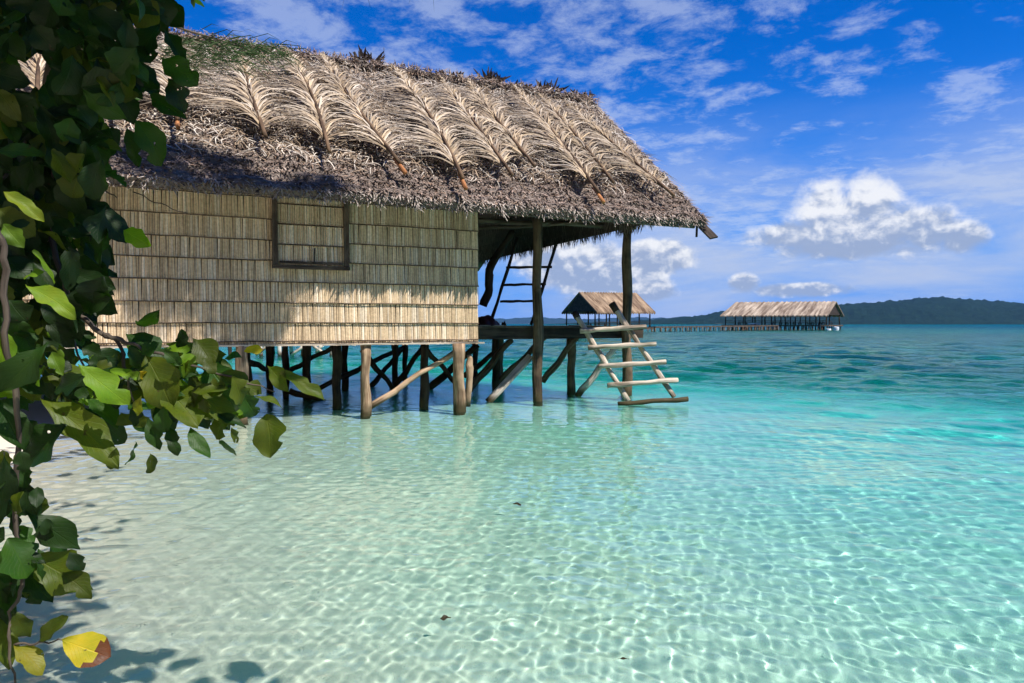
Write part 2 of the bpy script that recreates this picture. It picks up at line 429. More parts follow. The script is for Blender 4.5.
    t_.set(b.inputs['Base Color'], col); b.inputs['Roughness'].default_value = .95; b.inputs['Specular IOR Level'].default_value = .1
    t_.set(b.inputs['Normal'], t_.bump(t_.math('ADD', n2, t_.math('MULTIPLY', t_.noise(P, 9, 3), 3.)), .35, .01))
    g = grid('ground', gx, gy, gz, m); g.cycles.is_caustics_receiver = True
    tag(g, 'white sand beach sloping down under the lagoon', None, None, 'structure')
make_sea()

# ------------------------------------------------------------------ the hut
hut = empty('thatched_hut', HO, HA)
tag(hut, 'large stilt hut with slatted walls and a grey palm thatch roof standing over the shallows', 'hut')
EY, EZ, SL = -.70, 3.22, .70                 # eave line (y, z) and roof slope
RY = 4.99; RZ = EZ + SL * (RY - EY)          # ridge
S0, S1 = -9.0, 4.17
nF = V((0, -SL, 1)).normalized(); dF = V((0, -1, -SL)).normalized()   # front slope: normal, down direction
def slope(s, r, lift=0.):                    # r = distance down from the ridge along the slope
    return V((s, RY, RZ)) + dF * r + nF * lift
RL = (RY - EY) / cos(math.atan(SL))
STOP = on_y(590, 107, RY).x                   # the ridge runs out further than the eave
def edge_s(r): return STOP + (S1 - STOP) * max(0., min(1., r / RL))

def wall():
    rows = [1.125, 1.19, 1.465, 1.768, 2.08, 2.39, 2.69, 3.0, 3.32, 3.64]
    def slats(b, x0, x1, y, zlo, zhi, lean, wmin=.022, wmax=.044, f=None):
        s = x0
        while s < x1:
            w = min(random.uniform(wmin, wmax), x1 - s + .003)
            z0 = zlo - random.uniform(0, .010); z1 = zhi + .03
            t = random.random(); k = random.uniform(.82, 1.14) * (1.0 if random.random() > .06 else .7)
            c = tuple(k * v for v in ((.59, .44, .28) if t < .5 else (.52, .38, .235) if t < .8 else (.67, .54, .39)))
            d = lean + random.uniform(-.004, .006)
            e = random.uniform(-.009, .009)
            A = [V((s, y - d, z0)), V((s + w * .90, y - d, z0)), V((s + w * .90 + e, y, z1)), V((s + e, y, z1))]
            m0 = V((s + w * .46, y - d - .007, z0)); m1 = V((s + w * .46 + e, y - .007, z1))
            uv = [(0, 0)] * 4
            b.quad([A[0], m0, m1, A[3]], uv, c); b.quad([m0, A[1], A[2], m1], uv, c)
            b.quad([A[0] + V((0, .012, 0)), A[1] + V((0, .012, 0)), A[1], m0, A[0]], [(0, 0)] * 5, tuple(q * .8 for q in c))
            s += w
        return b
    b = MB()
    for i in range(len(rows) - 1):
        slats(b, S0 + .4, 0, 0, rows[i], rows[i+1], .016)
    b.box((S0 + .4, .03, 1.13), (0, .06, 3.7), (.09, .07, .045))
    b.build('wall_panel', M['slat'], hut)
    for i, z in enumerate(rows[1:-1]):       # thin rattan battens holding each lap
        bb = MB(); pts = [V((x, -.034 + random.uniform(-.003, .003), z + .0 + random.uniform(-.006, .006))) for x in np.linspace(S0 + .4, .004, 30)]
        bb.tube(pts, .008, 5, col=.3); bb.build('batten', M['plank'], hut)
    bb = MB(); bb.beam((S0 + .3, -.075, 1.135), (.08, -.075, 1.135), .05, .025); bb.build('bottom_plank', M['grey_wood'], hut)
    # end wall facing the verandah
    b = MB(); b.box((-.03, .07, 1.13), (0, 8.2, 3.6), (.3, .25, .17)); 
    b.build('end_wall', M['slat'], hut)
    # window hatch
    x0 = on_y(275, 240, 0).x; x1 = on_y(345, 240, 0).x; zb = on_y(310, 266, 0).z; zt = 3.42
    w = empty('window', (0, 0, 0)); w.parent = hut
    for xa in (x0 - .045, x1 - .03): f = MB(); f.box((xa, -.115, zb), (xa + .075, -.03, zt)); f.build('jamb', M['plank'], w)
    g = MB(); g.box((x0 - .05, -.128, zb - .055), (x1 + .05, -.02, zb - .002)); g.build('sill', M['plank'], w)
    g = MB()
    for i in range(4): slats(g, x0 + .032, x1 - .032, -.058, zb + i * .3, zb + i * .3 + .3, .02)
    g.build('shutter', M['slat'], w)
    g = MB(); g.box((x0 + .05, -.11, zb + .02), (x1 - .05, -.09, zb + .055)); g.build('crossbar', M['plank'], w)
    for i in range(1, 4): g = MB(); g.box((x0 + .032, -.10, zb + i * .3 - .008), (x1 - .032, -.085, zb + i * .3 + .008)); g.build('crossbar', M['plank'], w)
    hx = on_y(313, 255, 0).x
    g = MB(); g.beam((hx, -.118, zb + .02), (hx + .01, -.118, zb + .26), .022, .02); g.build('handle', M['dark_wood'], w)
wall()

def tone(base, lo=.6, hi=1.25):
    k = random.uniform(lo, hi); return tuple(k * c for c in base)
def roof():
    b = MB()
    # body of the thatch: lumpy slab on both slopes, closed at the rakes
    ns, nr = 150, 70
    def lump(s, r): return .05 * sin(s * 5.1 + 2 * sin(r * 3.1)) * sin(r * 6.3 + s) + .03 * sin(s * 13 + r * 9) + .05 * sin(r * 2 * pi / .32)
    G = []
    for i in range(ns + 1):
        row = []
        for j in range(nr + 1):
            r = RL * j / nr; s = S0 + (edge_s(r) - S0) * i / ns; h = .15 + .45 * lump(s, r); 
            if j == 0: h = .22
            row.append(slope(s, r, h))
        G.append(row)
    c0 = (.15, .12, .10)
    for i in range(ns):
        for j in range(nr):
            b.quad([G[i][j], G[i][j+1], G[i+1][j+1], G[i+1][j]], None, tone(c0, .85, 1.15))
    U = lambda s, r: slope(s, r, .02)
    for i in range(ns):                                      # underside and eave edge
        s, s2 = S0 + (S1 - S0) * i / ns, S0 + (S1 - S0) * (i + 1) / ns
        k_ = (edge_s(0) - S0) / (S1 - S0); b.quad([U(S0 + (s - S0) * k_, 0), U(S0 + (s2 - S0) * k_, 0), U(s2, RL), U(s, RL)], None, (.12, .09, .06))
        b.quad([G[i][nr], U(s, RL), U(s2, RL), G[i+1][nr]], None, c0)
    for e in (0, ns):
        for j in range(nr):
            r0, r1 = RL * j / nr, RL * (j+1) / nr; b.quad([G[e][j], G[e][j+1], U(S0 if not e else edge_s(r1), r1), U(S0 if not e else edge_s(r0), r0)], None, c0)
    mir = lambda p: V((p.x, 2 * RY - p.y, p.z))              # back slope
    b.quad([mir(slope(S0, 0, .16)), mir(slope(STOP, 0, .16)), mir(slope(S1, RL, .16)), mir(slope(S0, RL, .16))], None, c0)
    b.quad([mir(slope(S0, 0, .0)), mir(slope(STOP, 0, .0)), mir(slope(S1, RL, .0)), mir(slope(S0, RL, .0))], None, (.12, .09, .06))
    b.quad([mir(slope(STOP, 0, .0)), mir(slope(S1, RL, .0)), mir(slope(S1, RL, .16)), mir(slope(STOP, 0, .16))], None, c0)
    b.quad([mir(slope(S0, RL, .0)), mir(slope(S1, RL, .0)), mir(slope(S1, RL, .16)), mir(slope(S0, RL, .16))], None, c0)
    X = V((1, 0, 0))
    pal = [(.27, .205, .165), (.18, .13, .10), (.38, .30, .245), (.075, .052, .04), (.26, .17, .115), (.35, .25, .20)]
    def bit(s, r, ln, w, spread, tilt, lift=None, c=None, tip=None):
        a = random.gauss(0, spread); d = (dF * cos(a) + X * sin(a)); tl = random.uniform(*tilt)
        d2 = (d * cos(tl) + nF * sin(tl)); sd = d.cross(nF).normalized()
        p = slope(s, r, .13 + .45 * lump(s, r) + random.uniform(-.03, .04) if lift is None else lift)
        q = p + d2 * ln * .5; e = q + (d2 * cos(.3) - nF * sin(.3) * random.uniform(-.6, 1.3)) * ln * .5
        c = c or tone(random.choice(pal), .6, 1.2)
        b.strip([p, q, e], [w * .5, w * .5, w * .12], sd, c, tip)
    for k in range(56000):
        lowr = k % 5 < 3
        r = RL * (1 - .42 * random.random()) if lowr else RL * random.random() ** .8
        s = random.uniform(-6.3, edge_s(r)) if k % 12 else random.uniform(S0, edge_s(r))
        if lowr: bit(s, r, random.uniform(.04, .11), random.uniform(.009, .024), .85, (.05, .6))
        else: bit(s, r, random.uniform(.07, .2), random.uniform(.012, .03), .55, (.05, .6))
    for _ in range(5200):                                    # shaggy eave
        s = random.uniform(-6.8, S1)
        bit(s, RL - random.uniform(0, .12), random.uniform(.05, .13) * (1.8 if sin(s * 9) + sin(s * 23) > 1.1 else 1), random.uniform(.009, .024), .45, (-.3, .3), random.uniform(.0, .17), tone(random.choice(pal)), tone((.48, .42, .36), .5, 1.2))
    for _ in range(1500):                                    # rake edge
        r = RL * random.random(); a = random.uniform(0, .16)
        p = slope(edge_s(r) - .03, r, a); d = (X * random.uniform(.3, 1) + dF * random.uniform(.3, 1.2) + nF * random.uniform(-.3, .5)).normalized()
        ln = random.uniform(.05, .17)
        b.strip([p, p + d * ln * .5, p + d * ln - V((0, 0, .02))], [.011, .010, .002], d.cross(nF).normalized(), tone(random.choice(pal)))
    for _ in range(3800):                                    # ridge cap
        s = random.uniform(-6.8, STOP + .02); r = random.uniform(-.05, .4)
        bit(s, r, random.uniform(.12, .34), random.uniform(.012, .03), .7, (.0, .5), random.uniform(.16, .30), tone(random.choice(pal + [(.45, .40, .34)])))
    for _ in range(450):
        s = random.uniform(-6.8, STOP); p = slope(s, .05, .24); d = V((random.gauss(0, .5), random.gauss(.1, .4), 1)).normalized(); ln = random.uniform(.05, .2)
        b.strip([p, p + d * ln * .5, p + d * ln], [.010, .008, .001], V((1, 0, 0)), tone(random.choice(pal)))
    # loose pale leaflets, shed by the fronds over the upper part
    for _ in range(12000):
        r = random.uniform(.1, RL - 1.35 + .55 * random.random()); s = random.uniform(-6.5, edge_s(r) - .1); 
        a = random.gauss(0, 1.0); d = (dF * cos(a) + X * sin(a)); sd = d.cross(nF)
        p = slope(s, r, .17 + .4 * lump(s, r) + random.uniform(-.03, .05)); cu = random.gauss(0, 1.0); ln = random.uniform(.15, .5)
        pts = []; w = []
        q = p.copy(); n = 5; h = random.uniform(.0, .05)
        for k in range(n):
            pts.append(q.copy() + nF * h * sin(pi * k / (n - 1))); w.append(.0095 * (1 - (k / n) ** 2)); dd = d * cos(cu * k / n) + sd * sin(cu * k / n); q += dd * ln / n
        t = random.random()
        b.strip(pts, w, [((d * cos(cu * k / n) + sd * sin(cu * k / n)).cross(nF)) for k in range(n)], tone((.54, .475, .40) if t < .45 else (.32, .235, .16), .5, 1.2))
    return b.build('roof', M['thatch'], hut)
roof_o = roof()

def frond(base, tip, dens=1., pale=1., dark=False, ang=0.):
    """one dried palm frond lying on the front slope, butt end downhill"""
    f = empty('palm_frond', (0, 0, 0)); f.parent = hut
    L_ = (tip - base).length; ax = (tip - base).normalized(); sd = ax.cross(nF).normalized()
    bow = random.uniform(-.12, .12)
    def sp(t): return base.lerp(tip, t) + sd * bow * sin(pi * t) + nF * (.20 + .05 * sin(pi * t))
    T = [k / 14 for k in range(15)]
    b = MB(); b.tube([sp(t) + nF * .045 for t in T], [.026 * (1 - .8 * t) + .006 for t in T], 6, rr=.1)
    b.build('midrib', M['spine'], f, smooth=True)
    if not dark:
        b = MB(); b.tube([sp(-.045), sp(-.02), sp(.045)], [.032, .034, .027], 7, rr=.12); b.build('stalk_end', M['orange'], f, smooth=True)
    b = MB(); n = int(185 * dens * L_ / 4)
    for side in (-1, 1):
        for i in range(n):
            t = .09 + .90 * (i + random.random()) / n
            ln = (.38 + .74 * sin(pi * min(1, (t + .12)) ** .9) ) * random.uniform(.7, 1.15) * (1 if t < .9 else .6)
            a0 = random.gauss(.66, .22) - .22 * t + .22 * sin(t * 25 + bow * 90 + side)        # angle from the midrib towards the tip
            cu = random.gauss(.12 if side < 0 else .35, .42)                 # the ends fall back downhill
            p = sp(t); q = p.copy(); N = 7; pts = []; w = []; sds = []
            tl = random.gauss(0, .35); lift0 = random.uniform(-.03, .11)
            for k in range(N + 1):
                u = k / N; a = a0 + cu * u ** 1.6
                d = ax * cos(a) + sd * side * sin(a)
                h = lift0 * sin(pi * u) + .05 * sin(pi * min(1, u * 1.3)) - .07 * u
                pts.append(q + nF * h); w.append(.0115 * (1 - u ** 2.2) + .0012)
                sds.append((d.cross(nF) * cos(tl + .5 * u) + nF * sin(tl + .5 * u)).normalized())
                q = q + d * ln / N
            c1 = tone((.50, .36, .21), .6, 1.2); c2 = tone((.58, .51, .43), .45 * pale, 1.25 * pale)
            if random.random() < .34: c1 = tone((.24, .17, .11)); c2 = tone((.34, .27, .20))
            b.strip(pts, w, sds, tuple(.5 * (p_ + q_) for p_, q_ in zip(c1, c2)) if random.random() < .5 else c1, c2)
    b.build('leaflets', M['frond'], f)
    return f
for (x0, y0, x1, y1, de, pa, dk) in (
        (265, 152, 241, 70, 1.15, 1.05, True), (328, 167, 284, 62, 1.1, 1.0, True), (398, 178, 322, 68, 1.1, 1., False),
        (460, 193, 390, 78, 1.1, 1., False), (509, 189, 438, 90, 1., .98, True), (531, 179, 466, 92, 1., .95, True),
        (595, 206, 511, 97, .95, .9, False), (609, 195, 537, 105, .6, .7, True), (669, 208, 562, 112, .75, .68, True),
        (178, 136, 178, 52, 1., 1., False), (118, 128, 120, 40, .9, 1., True), (40, 120, 60, 20, .8, 1., True)):
    frond(on_plane(x0, y0, slope(0, 0, .2), nF), on_plane(x1, y1, slope(0, 0, .2), nF), de, pa, dk)

for px, n, h in ((365, 16, .34), (490, 20, .36), (546, 18, .34), (580, 9, .2), (448, 10, .14), (520, 9, .16)):          # spiky dead ferns on the ridge
    o = on_plane(px, 90, V((0, RY, 0)), V((0, 1, 0))); b = MB(); o = V((min(o.x, STOP - .1), RY - .1, RZ + .22)); b.tube([o + V((-.28, 0, -.1)), o + V((.28, 0, -.1))], [.06, .06], 6, rr=.2, col=.04)
    for _ in range(n * 2):
        d = V((random.gauss(0, .8), random.gauss(-.1, .4), abs(random.gauss(.75, .3)))).normalized(); ln = h * random.uniform(.5, 1.15)
        st = o + V((random.uniform(-.28, .28), random.uniform(-.1, .1), -.05))
        b.strip([st, st + d * ln * .5, st + d * ln * .85 - V((0, 0, .0)), st + d * ln], [.022, .026, .014, .002], d.cross(V((0, 1, .2))).normalized(), tone((.035, .025, .02), .6, 1.6))
    b.build('ridge_tuft', M['tuft'], hut)
o = on_plane(384, 70, V((0, RY, 0)), V((0, 1, 0)))
b = MB(); b.tube([V((o.x, RY, RZ)), V((o.x, RY, RZ + .62))], .007, 5); b.build('ridge_stick', M['dark_wood'], hut)

def under_roof():
    # thatched skirt that closes the gable above the verandah
    b = MB(); sx = 3.12; zb = 3.26
    def hw(z): return (RZ - .05 - z) / SL
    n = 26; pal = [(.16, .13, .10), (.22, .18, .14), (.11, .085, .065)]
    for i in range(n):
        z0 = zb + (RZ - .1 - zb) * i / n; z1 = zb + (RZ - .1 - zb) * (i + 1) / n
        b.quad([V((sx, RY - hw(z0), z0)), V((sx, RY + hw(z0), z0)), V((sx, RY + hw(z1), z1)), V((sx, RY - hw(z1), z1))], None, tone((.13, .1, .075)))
    for _ in range(2600):
        z = zb + random.random() ** 2 * 1.2; y = RY + random.uniform(-1, 1) * hw(z); ln = random.uniform(.1, .26)
        p = V((sx + random.uniform(-.06, .06), y, z + .06)); d = V((random.gauss(0, .15), random.gauss(0, .3), -1)).normalized()
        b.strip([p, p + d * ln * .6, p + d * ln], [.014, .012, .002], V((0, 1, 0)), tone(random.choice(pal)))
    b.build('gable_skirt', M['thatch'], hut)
    for s in np.arange(-8.4, 4.1, .82):                        # rafters and purlins under the thatch
        log('rafter', slope(s, .1, -.03), slope(s, RL - .12, -.03), .035, .03, M['post'], hut, 7, .006, .05, 6)
    for r in (1.0, 2.6, 4.2, 5.6):
        log('purlin', slope(S0 + .1, r, -.09), slope(S1 - .25, r, -.09), .035, .035, M['plank'], hut, 7, .01, .05, 10)
    log('eave_pole', slope(-8.5, RL - .28, -.07), slope(S1 - .1, RL - .15, -.06), .045, .04, M['plank'], hut, 8)
    log('tie_beam', V((.02, 1.0, 3.34)), V((3.9, 1.1, 3.44)), .045, .045, M['plank'], hut, 8)
    log('tie_beam', V((.02, 1.9, 3.25)), V((3.3, .35, 3.46)), .03, .028, M['plank'], hut, 7)
    b = MB(); b.beam(hl(at(700, 224, 12.75)), hl(at(714, 238, 12.45)), .17, .03, roll=.3); b.build('eave_board', M['dark_wood'], hut)
    b = MB(); b.beam(hl(at(697, 225, 12.7)), hl(at(696.5, 237, 12.7)), .05, .03); b.build('eave_board', M['dark_wood'], hut)
under_roof()

def hp(px, py, Y): return hl(at(px, py, Y))
def stilt(px, yb, r, mat, ztop=1.13, name='stilt', lean=0.):
    p = hp(px, yb, water_line(px, yb)); p.z = -1.1
    return log(name, p, V((p.x + lean, p.y, ztop)), r * 1.06, r, mat, hut, 11, .009, .13, 14)
def brace(a, b_, w, mat, flat=None, name='brace'):
    p, q = hp(*a), hp(*b_)
    if flat:
        m = MB(); m.beam(p, q, w, flat, roll=.4); return m.build(name, mat, hut)
    return log(name, p, q, w, w * .9, mat, hut, 8, .014, .08, 7)
def substructure():
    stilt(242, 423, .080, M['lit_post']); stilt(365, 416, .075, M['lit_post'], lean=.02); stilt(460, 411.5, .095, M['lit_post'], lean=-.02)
    q = hp(466, 362, 11.55); poly('stub', [q + V((.04, -.05, .12)), q + V((.05, -.06, -.1)), q + V((0, -.05, -.75))], [.035, .07, .05], M['lit_post'], hut)
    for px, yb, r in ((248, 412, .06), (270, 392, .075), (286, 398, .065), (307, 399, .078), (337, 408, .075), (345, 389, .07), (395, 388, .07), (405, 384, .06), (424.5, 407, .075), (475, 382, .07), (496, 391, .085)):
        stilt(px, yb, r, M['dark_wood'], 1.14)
    # bearers and floor
    for y in (.06, 1.6, 3.4, 5.2):
        log('bearer', V((S0 + .4, y + .1, 1.21)), V((-.02, y + .1, 1.21)), .055, .055, M['dark_wood'], hut, 8)
    b = MB(); b.box((S0 + .4, .08, 1.27), (-.04, 8.2, 1.32)); b.build('floor', M['plank'], hut)
    # braces under the room
    for a, b_, w in (((366, 409, 10.85), (459, 349, 11.6), .050),):
        brace(a, b_, w, M['lit_post'])
    for a, b_, w in (((245, 360, 11), (271, 371, 14), .055), ((287, 372, 14.2), (333, 347, 13.2), .05), ((320, 388, 14), (404, 347, 16.5), .055), ((345, 378, 15), (372, 361, 15.6), .05),
                     ((362, 350, 14.5), (396, 392, 15.0), .06), ((371, 386, 15.6), (404, 347, 16.6), .06), ((392, 390, 15.2), (424, 346, 14.6), .065), ((422, 345, 14), (457, 384, 14.2), .055),
                     ((418, 398, 15), (478, 345, 15.2), .08), ((290, 391, 13), (340, 406, 13), .06)):
        brace(a, b_, w, M['dark_wood'])
    for a, b_, w in (((466, 394, 14.2), (510, 341, 14.4), .075), ((464, 376, 15.5), (512, 340, 15.0), .06), ((500, 380, 14.4), (547, 336, 14.2), .06), ((543, 381, 14.2), (578, 336, 13.6), .065)):
        brace(a, b_, w, M['plank'])
    brace((488, 402, 12.75), (531, 356, 13.0), .16, M['white_bark'], .05, 'plank_brace')
    brace((577, 397, 13.6), (617, 345, 13.5), .065, M['white_bark'])
    # verandah posts
    p = hp(538, 401, water_line(538, 401)); log('post', V((p.x, p.y, -1.2)), V((p.x - .02, p.y, 3.5)), .105, .085, M['post'], hut, 10, .014, .1, 14)
    p = hp(626, 396, water_line(626, 396)); log('post', V((p.x, p.y, -1.3)), V((p.x + .02, p.y, 3.35)), .105, .085, M['post'], hut, 10, .02, .1, 14)
    stilt(571, 393.5, .085, M['post'], 1.2); stilt(499, 388, .1, M['post'], 1.2)
    # crooked strut at the back of the verandah
    poly('crooked_strut', [hp(483, 306, 15.5), hp(489, 290, 15.5), hp(489, 270, 15.5), hp(500, 250, 15.6), hp(513, 232, 15.8)], [.09, .10, .09, .085, .075], M['dark_wood'], hut)
    # deck
    Y0, Y1, X1 = .92, 4.6, 4.15
    d = empty('deck', (0, 0, 0)); d.parent = hut
    y = Y0
    while y < Y1:
        w = random.uniform(.13, .2); b = MB(); b.box((.02, y, 1.375 + random.uniform(-.004, .004)), (X1 + random.uniform(-.12, .1), y + w - .012, 1.412), .5); b.build('deck_plank', M['plank'], d); y += w
    for yy in (Y0 + .03, Y0 + 1.8, Y1 - .2):
        b = MB(); b.box((.0, yy, 1.165), (X1 - .15, yy + .09, 1.37)); b.build('deck_bearer', M['dark_wood'], d)
    for xx in (.5, 1.6, 2.7, 3.7):
        b = MB(); b.box((xx, Y0 + .13, 1.2), (xx + .07, Y1 - .3, 1.36)); b.build('joist', M['dark_wood'], d)
    b = MB()
    for x0, x1 in ((.4, .62), (.68, .92), (2.3, 2.75)): b = MB(); b.box((x0, Y0 + .02, 1.418), (x1, Y0 + .12, 1.43), .5); b.build('deck_edge_strip', M['grey_wood'], d)
substructure()

# ------------------------------------------------------------------ ladders and what lies on the deck
def ladder(name, rails, rungs, rr, rg, mats, loc, foot=None):
    e = empty(name, loc); o = V(loc)
    for (p, q) in rails:
        log('rail', p - o, q - o, rr, rr * .95, mats[0], e, 10, .005, .12, 12)
    for (p, q) in rungs:
        log('rung', p - o, q - o, rg, rg * .92, mats[1], e, 10, .004, .13, 11)
    if foot: log('foot_bar', foot[0] - o, foot[1] - o, rg * .95, rg, mats[2], e, 9, .008, .1, 6)
    return e
def yl(py): return 13.15 + (12.32 - 13.15) * (py - 308) / (402 - 308)
A = lambda px, py, dy=0.: at(px, py, yl(py) + dy)
l1 = ladder('wooden_ladder', [(A(575.5, 314), A(628, 401)), (A(613, 305), A(674, 397))],
       [(A(580, 331, -.14), A(646, 326.5, -.14)), (A(588, 347.5, -.14), A(656, 344, -.14)), (A(598.5, 366.5, -.14), A(666, 362, -.14)), (A(607.5, 385.5, -.14), A(678, 380, -.14))],
       .052, .047, (M['grey_wood'], M['grey_wood'], M['post']), A(600, 330), (A(618, 404, -.1), A(688, 399, -.1)))
tag(l1, 'bleached round-pole ladder going down from the deck into the water', 'ladder')
for px, py, qx, qy in ((574.8, 312.5, 577.5, 318), (612, 303.5, 617, 311.5)):
    b = MB(); p = A(px, py) - V(l1.location); q = A(qx, qy) - V(l1.location); b.tube([p, q], [.066, .068], 9, rr=.06); b.build('rail_tip', M['dark_wood'], l1, smooth=True)
B = lambda px, py: at(px, py, 15.6 + (py - 320) * -.004)
l2 = ladder('pole_ladder', [(B(490, 325), B(517.5, 238)), (B(531, 325), B(557, 241))],
       [(B(500, 301.5), B(536.5, 301)), (B(503, 285), B(546, 284)), (B(506, 267.5), B(552, 267))], .038, .030, (M['dark_wood'], M['dark_wood'], M['dark_wood']), B(512, 322))
tag(l2, 'thin dark pole ladder standing on the deck up to the roof', 'ladder')

def bundle():
    c = at(487, 325.5, 14.6); m, t, bs = material('maroon_cloth'); bs.inputs['Base Color'].default_value = (.07, .012, .012, 1)
    n = t.noise(t.new('ShaderNodeTexCoord').outputs['Object'], 9, 4); t.set(bs.inputs['Normal'], t.bump(n, .8, .04)); bs.inputs['Roughness'].default_value = .6
    bm = bmesh.new(); bmesh.ops.create_icosphere(bm, subdivisions=4, radius=1)
    for v in bm.verts:
        k = 1 + .08 * sin(v.co.x * 7 + v.co.y * 4) + .05 * sin(v.co.y * 11)
        v.co = V((v.co.x * .26 * k, v.co.y * .22 * k, max(-.02, v.co.z * .2 * k - .05 * max(0, v.co.x))))
    for f in bm.faces: f.smooth = True
    me = bpy.data.meshes.new('cloth_bundle'); bm.to_mesh(me); me.materials.append(m)
    o = bpy.data.objects.new('cloth_bundle', me); C.objects.link(o); o.location = (c.x, c.y, 1.43)
    tag(o, 'dark maroon bundle lying on the deck beside the slatted wall', 'bundle')
    c = at(504, 325, 14.4); bm = bmesh.new(); bmesh.ops.create_icosphere(bm, subdivisions=3, radius=1)
    for v in bm.verts: v.co = V((v.co.x * .055, v.co.y * .055, max(-.01, v.co.z * .085 + .02 * sin(v.co.x * 6))))
    me = bpy.data.meshes.new('dark_lump'); bm.to_mesh(me); me.materials.append(M['dark_wood'])  # unidentified small dark lump
    o = bpy.data.objects.new('dark_lump', me); C.objects.link(o); o.location = (c.x, c.y, 1.42)
    tag(o, 'small dark round lump on the deck beside the thin pole ladder', 'dark_lump')
bundle()

# ------------------------------------------------------------------ far pavilions and jetty
def far_thatch(name, c1, c2):
    m, t, b = material(name); uv = t.new('ShaderNodeUVMap').outputs[0]
    n = t.noise(t.mapv(uv, (1.1, .2, 1)), 1., 5, .7); n2 = t.noise(t.mapv(uv, (.35, .2, 1)), 1., 3)
    col = t.mix(t.ramp(n, [(.40, 0.), (.6, 1.)]), c1, c2); col = t.mix(t.math('MULTIPLY', t.ramp(n2, [(.4, 0.), (.65, 1.)]), .6), col, (.09, .055, .035))
    t.set(b.inputs['Base Color'], col); b.inputs['Roughness'].default_value = .95; t.set(b.inputs['Normal'], t.bump(n, .6, .2)); return m
M['far_thatch'] = far_thatch('far_thatch', (.10, .055, .028), (.40, .28, .17))
M['far_thatch_pale'] = far_thatch('far_thatch_pale', (.12, .08, .05), (.52, .42, .31))
def pavilion(label, E0, E1, back, rise, ridge_in, zd, mat, nposts, npiles, eave_z, rows):
    """gable pavilion: front eave from E0 to E1 (xy), depth vector back, ridge height above the eave"""
    e = empty('thatched_pavilion', (E0.x, E0.y, 0)); O = V((E0.x, E0.y, 0)); tag(e, label, 'pavilion')
    ax = (E1 - E0); L_ = ax.length; ax.normalize(); z = V((0, 0, 1))
    P = lambda u, v, h: V((0, 0, 0)) + ax * (u * L_) + back * v + z * h
    b = MB(); n = 60; th = .25
    nrm = (z * back.length * .5 - back.normalized() * rise).normalized()
    for side in (0, 1):
        for i in range(n):
            for j in range(6):
                def Q(i, j):
                    u = i / n; w = j / 6; v = w * .5 if side == 0 else 1 - w * .5
                    return P(u + ridge_in[0] * w * (1 - u) - ridge_in[1] * w * u, v, eave_z + rise * w + .08 * sin(i * 2.3 + j) * (.4 + (j == 6)) + (.12 * sin(i * 3.7) - .05 if j == 0 else 0))
                q = [Q(i, j), Q(i + 1, j), Q(i + 1, j + 1), Q(i, j + 1)]
                uv = [(i * L_ / n, j), ((i+1) * L_ / n, j), ((i+1) * L_ / n, j + 1), (i * L_ / n, j + 1)]
                b.quad(q, uv); b.quad([p - z * th for p in q][::-1], uv)
                if j == 0: b.quad([q[0] - z * th, q[1] - z * th, q[1], q[0]], uv)
    for s_ in (0, 1):
        for j in range(6):
            for side in (0, 1):
                v0 = j / 12 if side == 0 else 1 - j / 12; v1 = (j + 1) / 12 if side == 0 else 1 - (j + 1) / 12
                k = lambda w: (s_ + (ridge_in[0] * w if s_ == 0 else -ridge_in[1] * w))
                a0, a1 = P(k(j/6), v0, eave_z + rise * j / 6), P(k((j+1)/6), v1, eave_z + rise * (j+1) / 6)
                b.quad([a0 - z * th, a1 - z * th, a1, a0], [(0, 0), (.3, 1), (.3, 1.2), (0, .2)])
    b.build('roof', mat, e)
    for u in (0.02, .98):                                    # recessed dark gable boards
        g = MB(); g.quad([P(u, .08, eave_z + .1), P(u, .92, eave_z + .1), P(u + (ridge_in[0] if u < .5 else -ridge_in[1]) * .9, .5, eave_z + rise - .35)], [(0, 0)] * 3)
        me = g.build('gable_board', M['dark_wood'], e); md = me.modifiers.new('solid', 'SOLIDIFY'); md.thickness = .1
    b = MB(); m = lambda u, v, h: P(u, v, h)
    a = [P(.0, .05, zd), P(1.0, .05, zd), P(1.0, .95, zd), P(.0, .95, zd)]; lo_ = [p - z * .35 for p in a]
    b.quad(a); b.quad(lo_[::-1])
    for k in range(4): b.quad([lo_[k], lo_[(k+1) % 4], a[(k+1) % 4], a[k]])
    b.build('deck', M['plank'], e)
    for v in (.1, .9):
        for i in range(nposts):
            u = .03 + .94 * i / (nposts - 1); log('post', P(u, v, zd), P(u, v, eave_z + .3), .14, .13, M['dark_wood'], e, 6, .02, .05, 2)
    for v in (.07, .5, .93):
        for i in range(npiles):
            u = .02 + .96 * i / (npiles - 1); log('pile', P(u, v, -6.), P(u + random.uniform(-.01, .01), v, zd - .2), .17, .15, M['post' if v < .2 else 'dark_wood'], e, 6, .02, .05, 3)
    b = MB()
    for v in (.08,):
        b.beam(P(0.03, v, zd + .95), P(.97, v, zd + .95), .1, .1); b.beam(P(0.03, v, zd + .5), P(.97, v, zd + .5), .08, .08)
    b.build('railing', M['dark_wood'], e)
    return e, P
def xy(px, Y): p = at(px, 324, Y); return V((p.x, p.y, 0))
D1 = 122.
p1, P1 = pavilion('farther pavilion with rust-brown thatch and open left gable, seen behind the bleached ladder', xy(597, D1), xy(655.5, D1 + 3.5), (xy(561.5, D1 + 6.5) - xy(597, D1)), 3.7, (.0, .0), .85, M['far_thatch'], 6, 7, 3.62, 1)
D2 = 160.
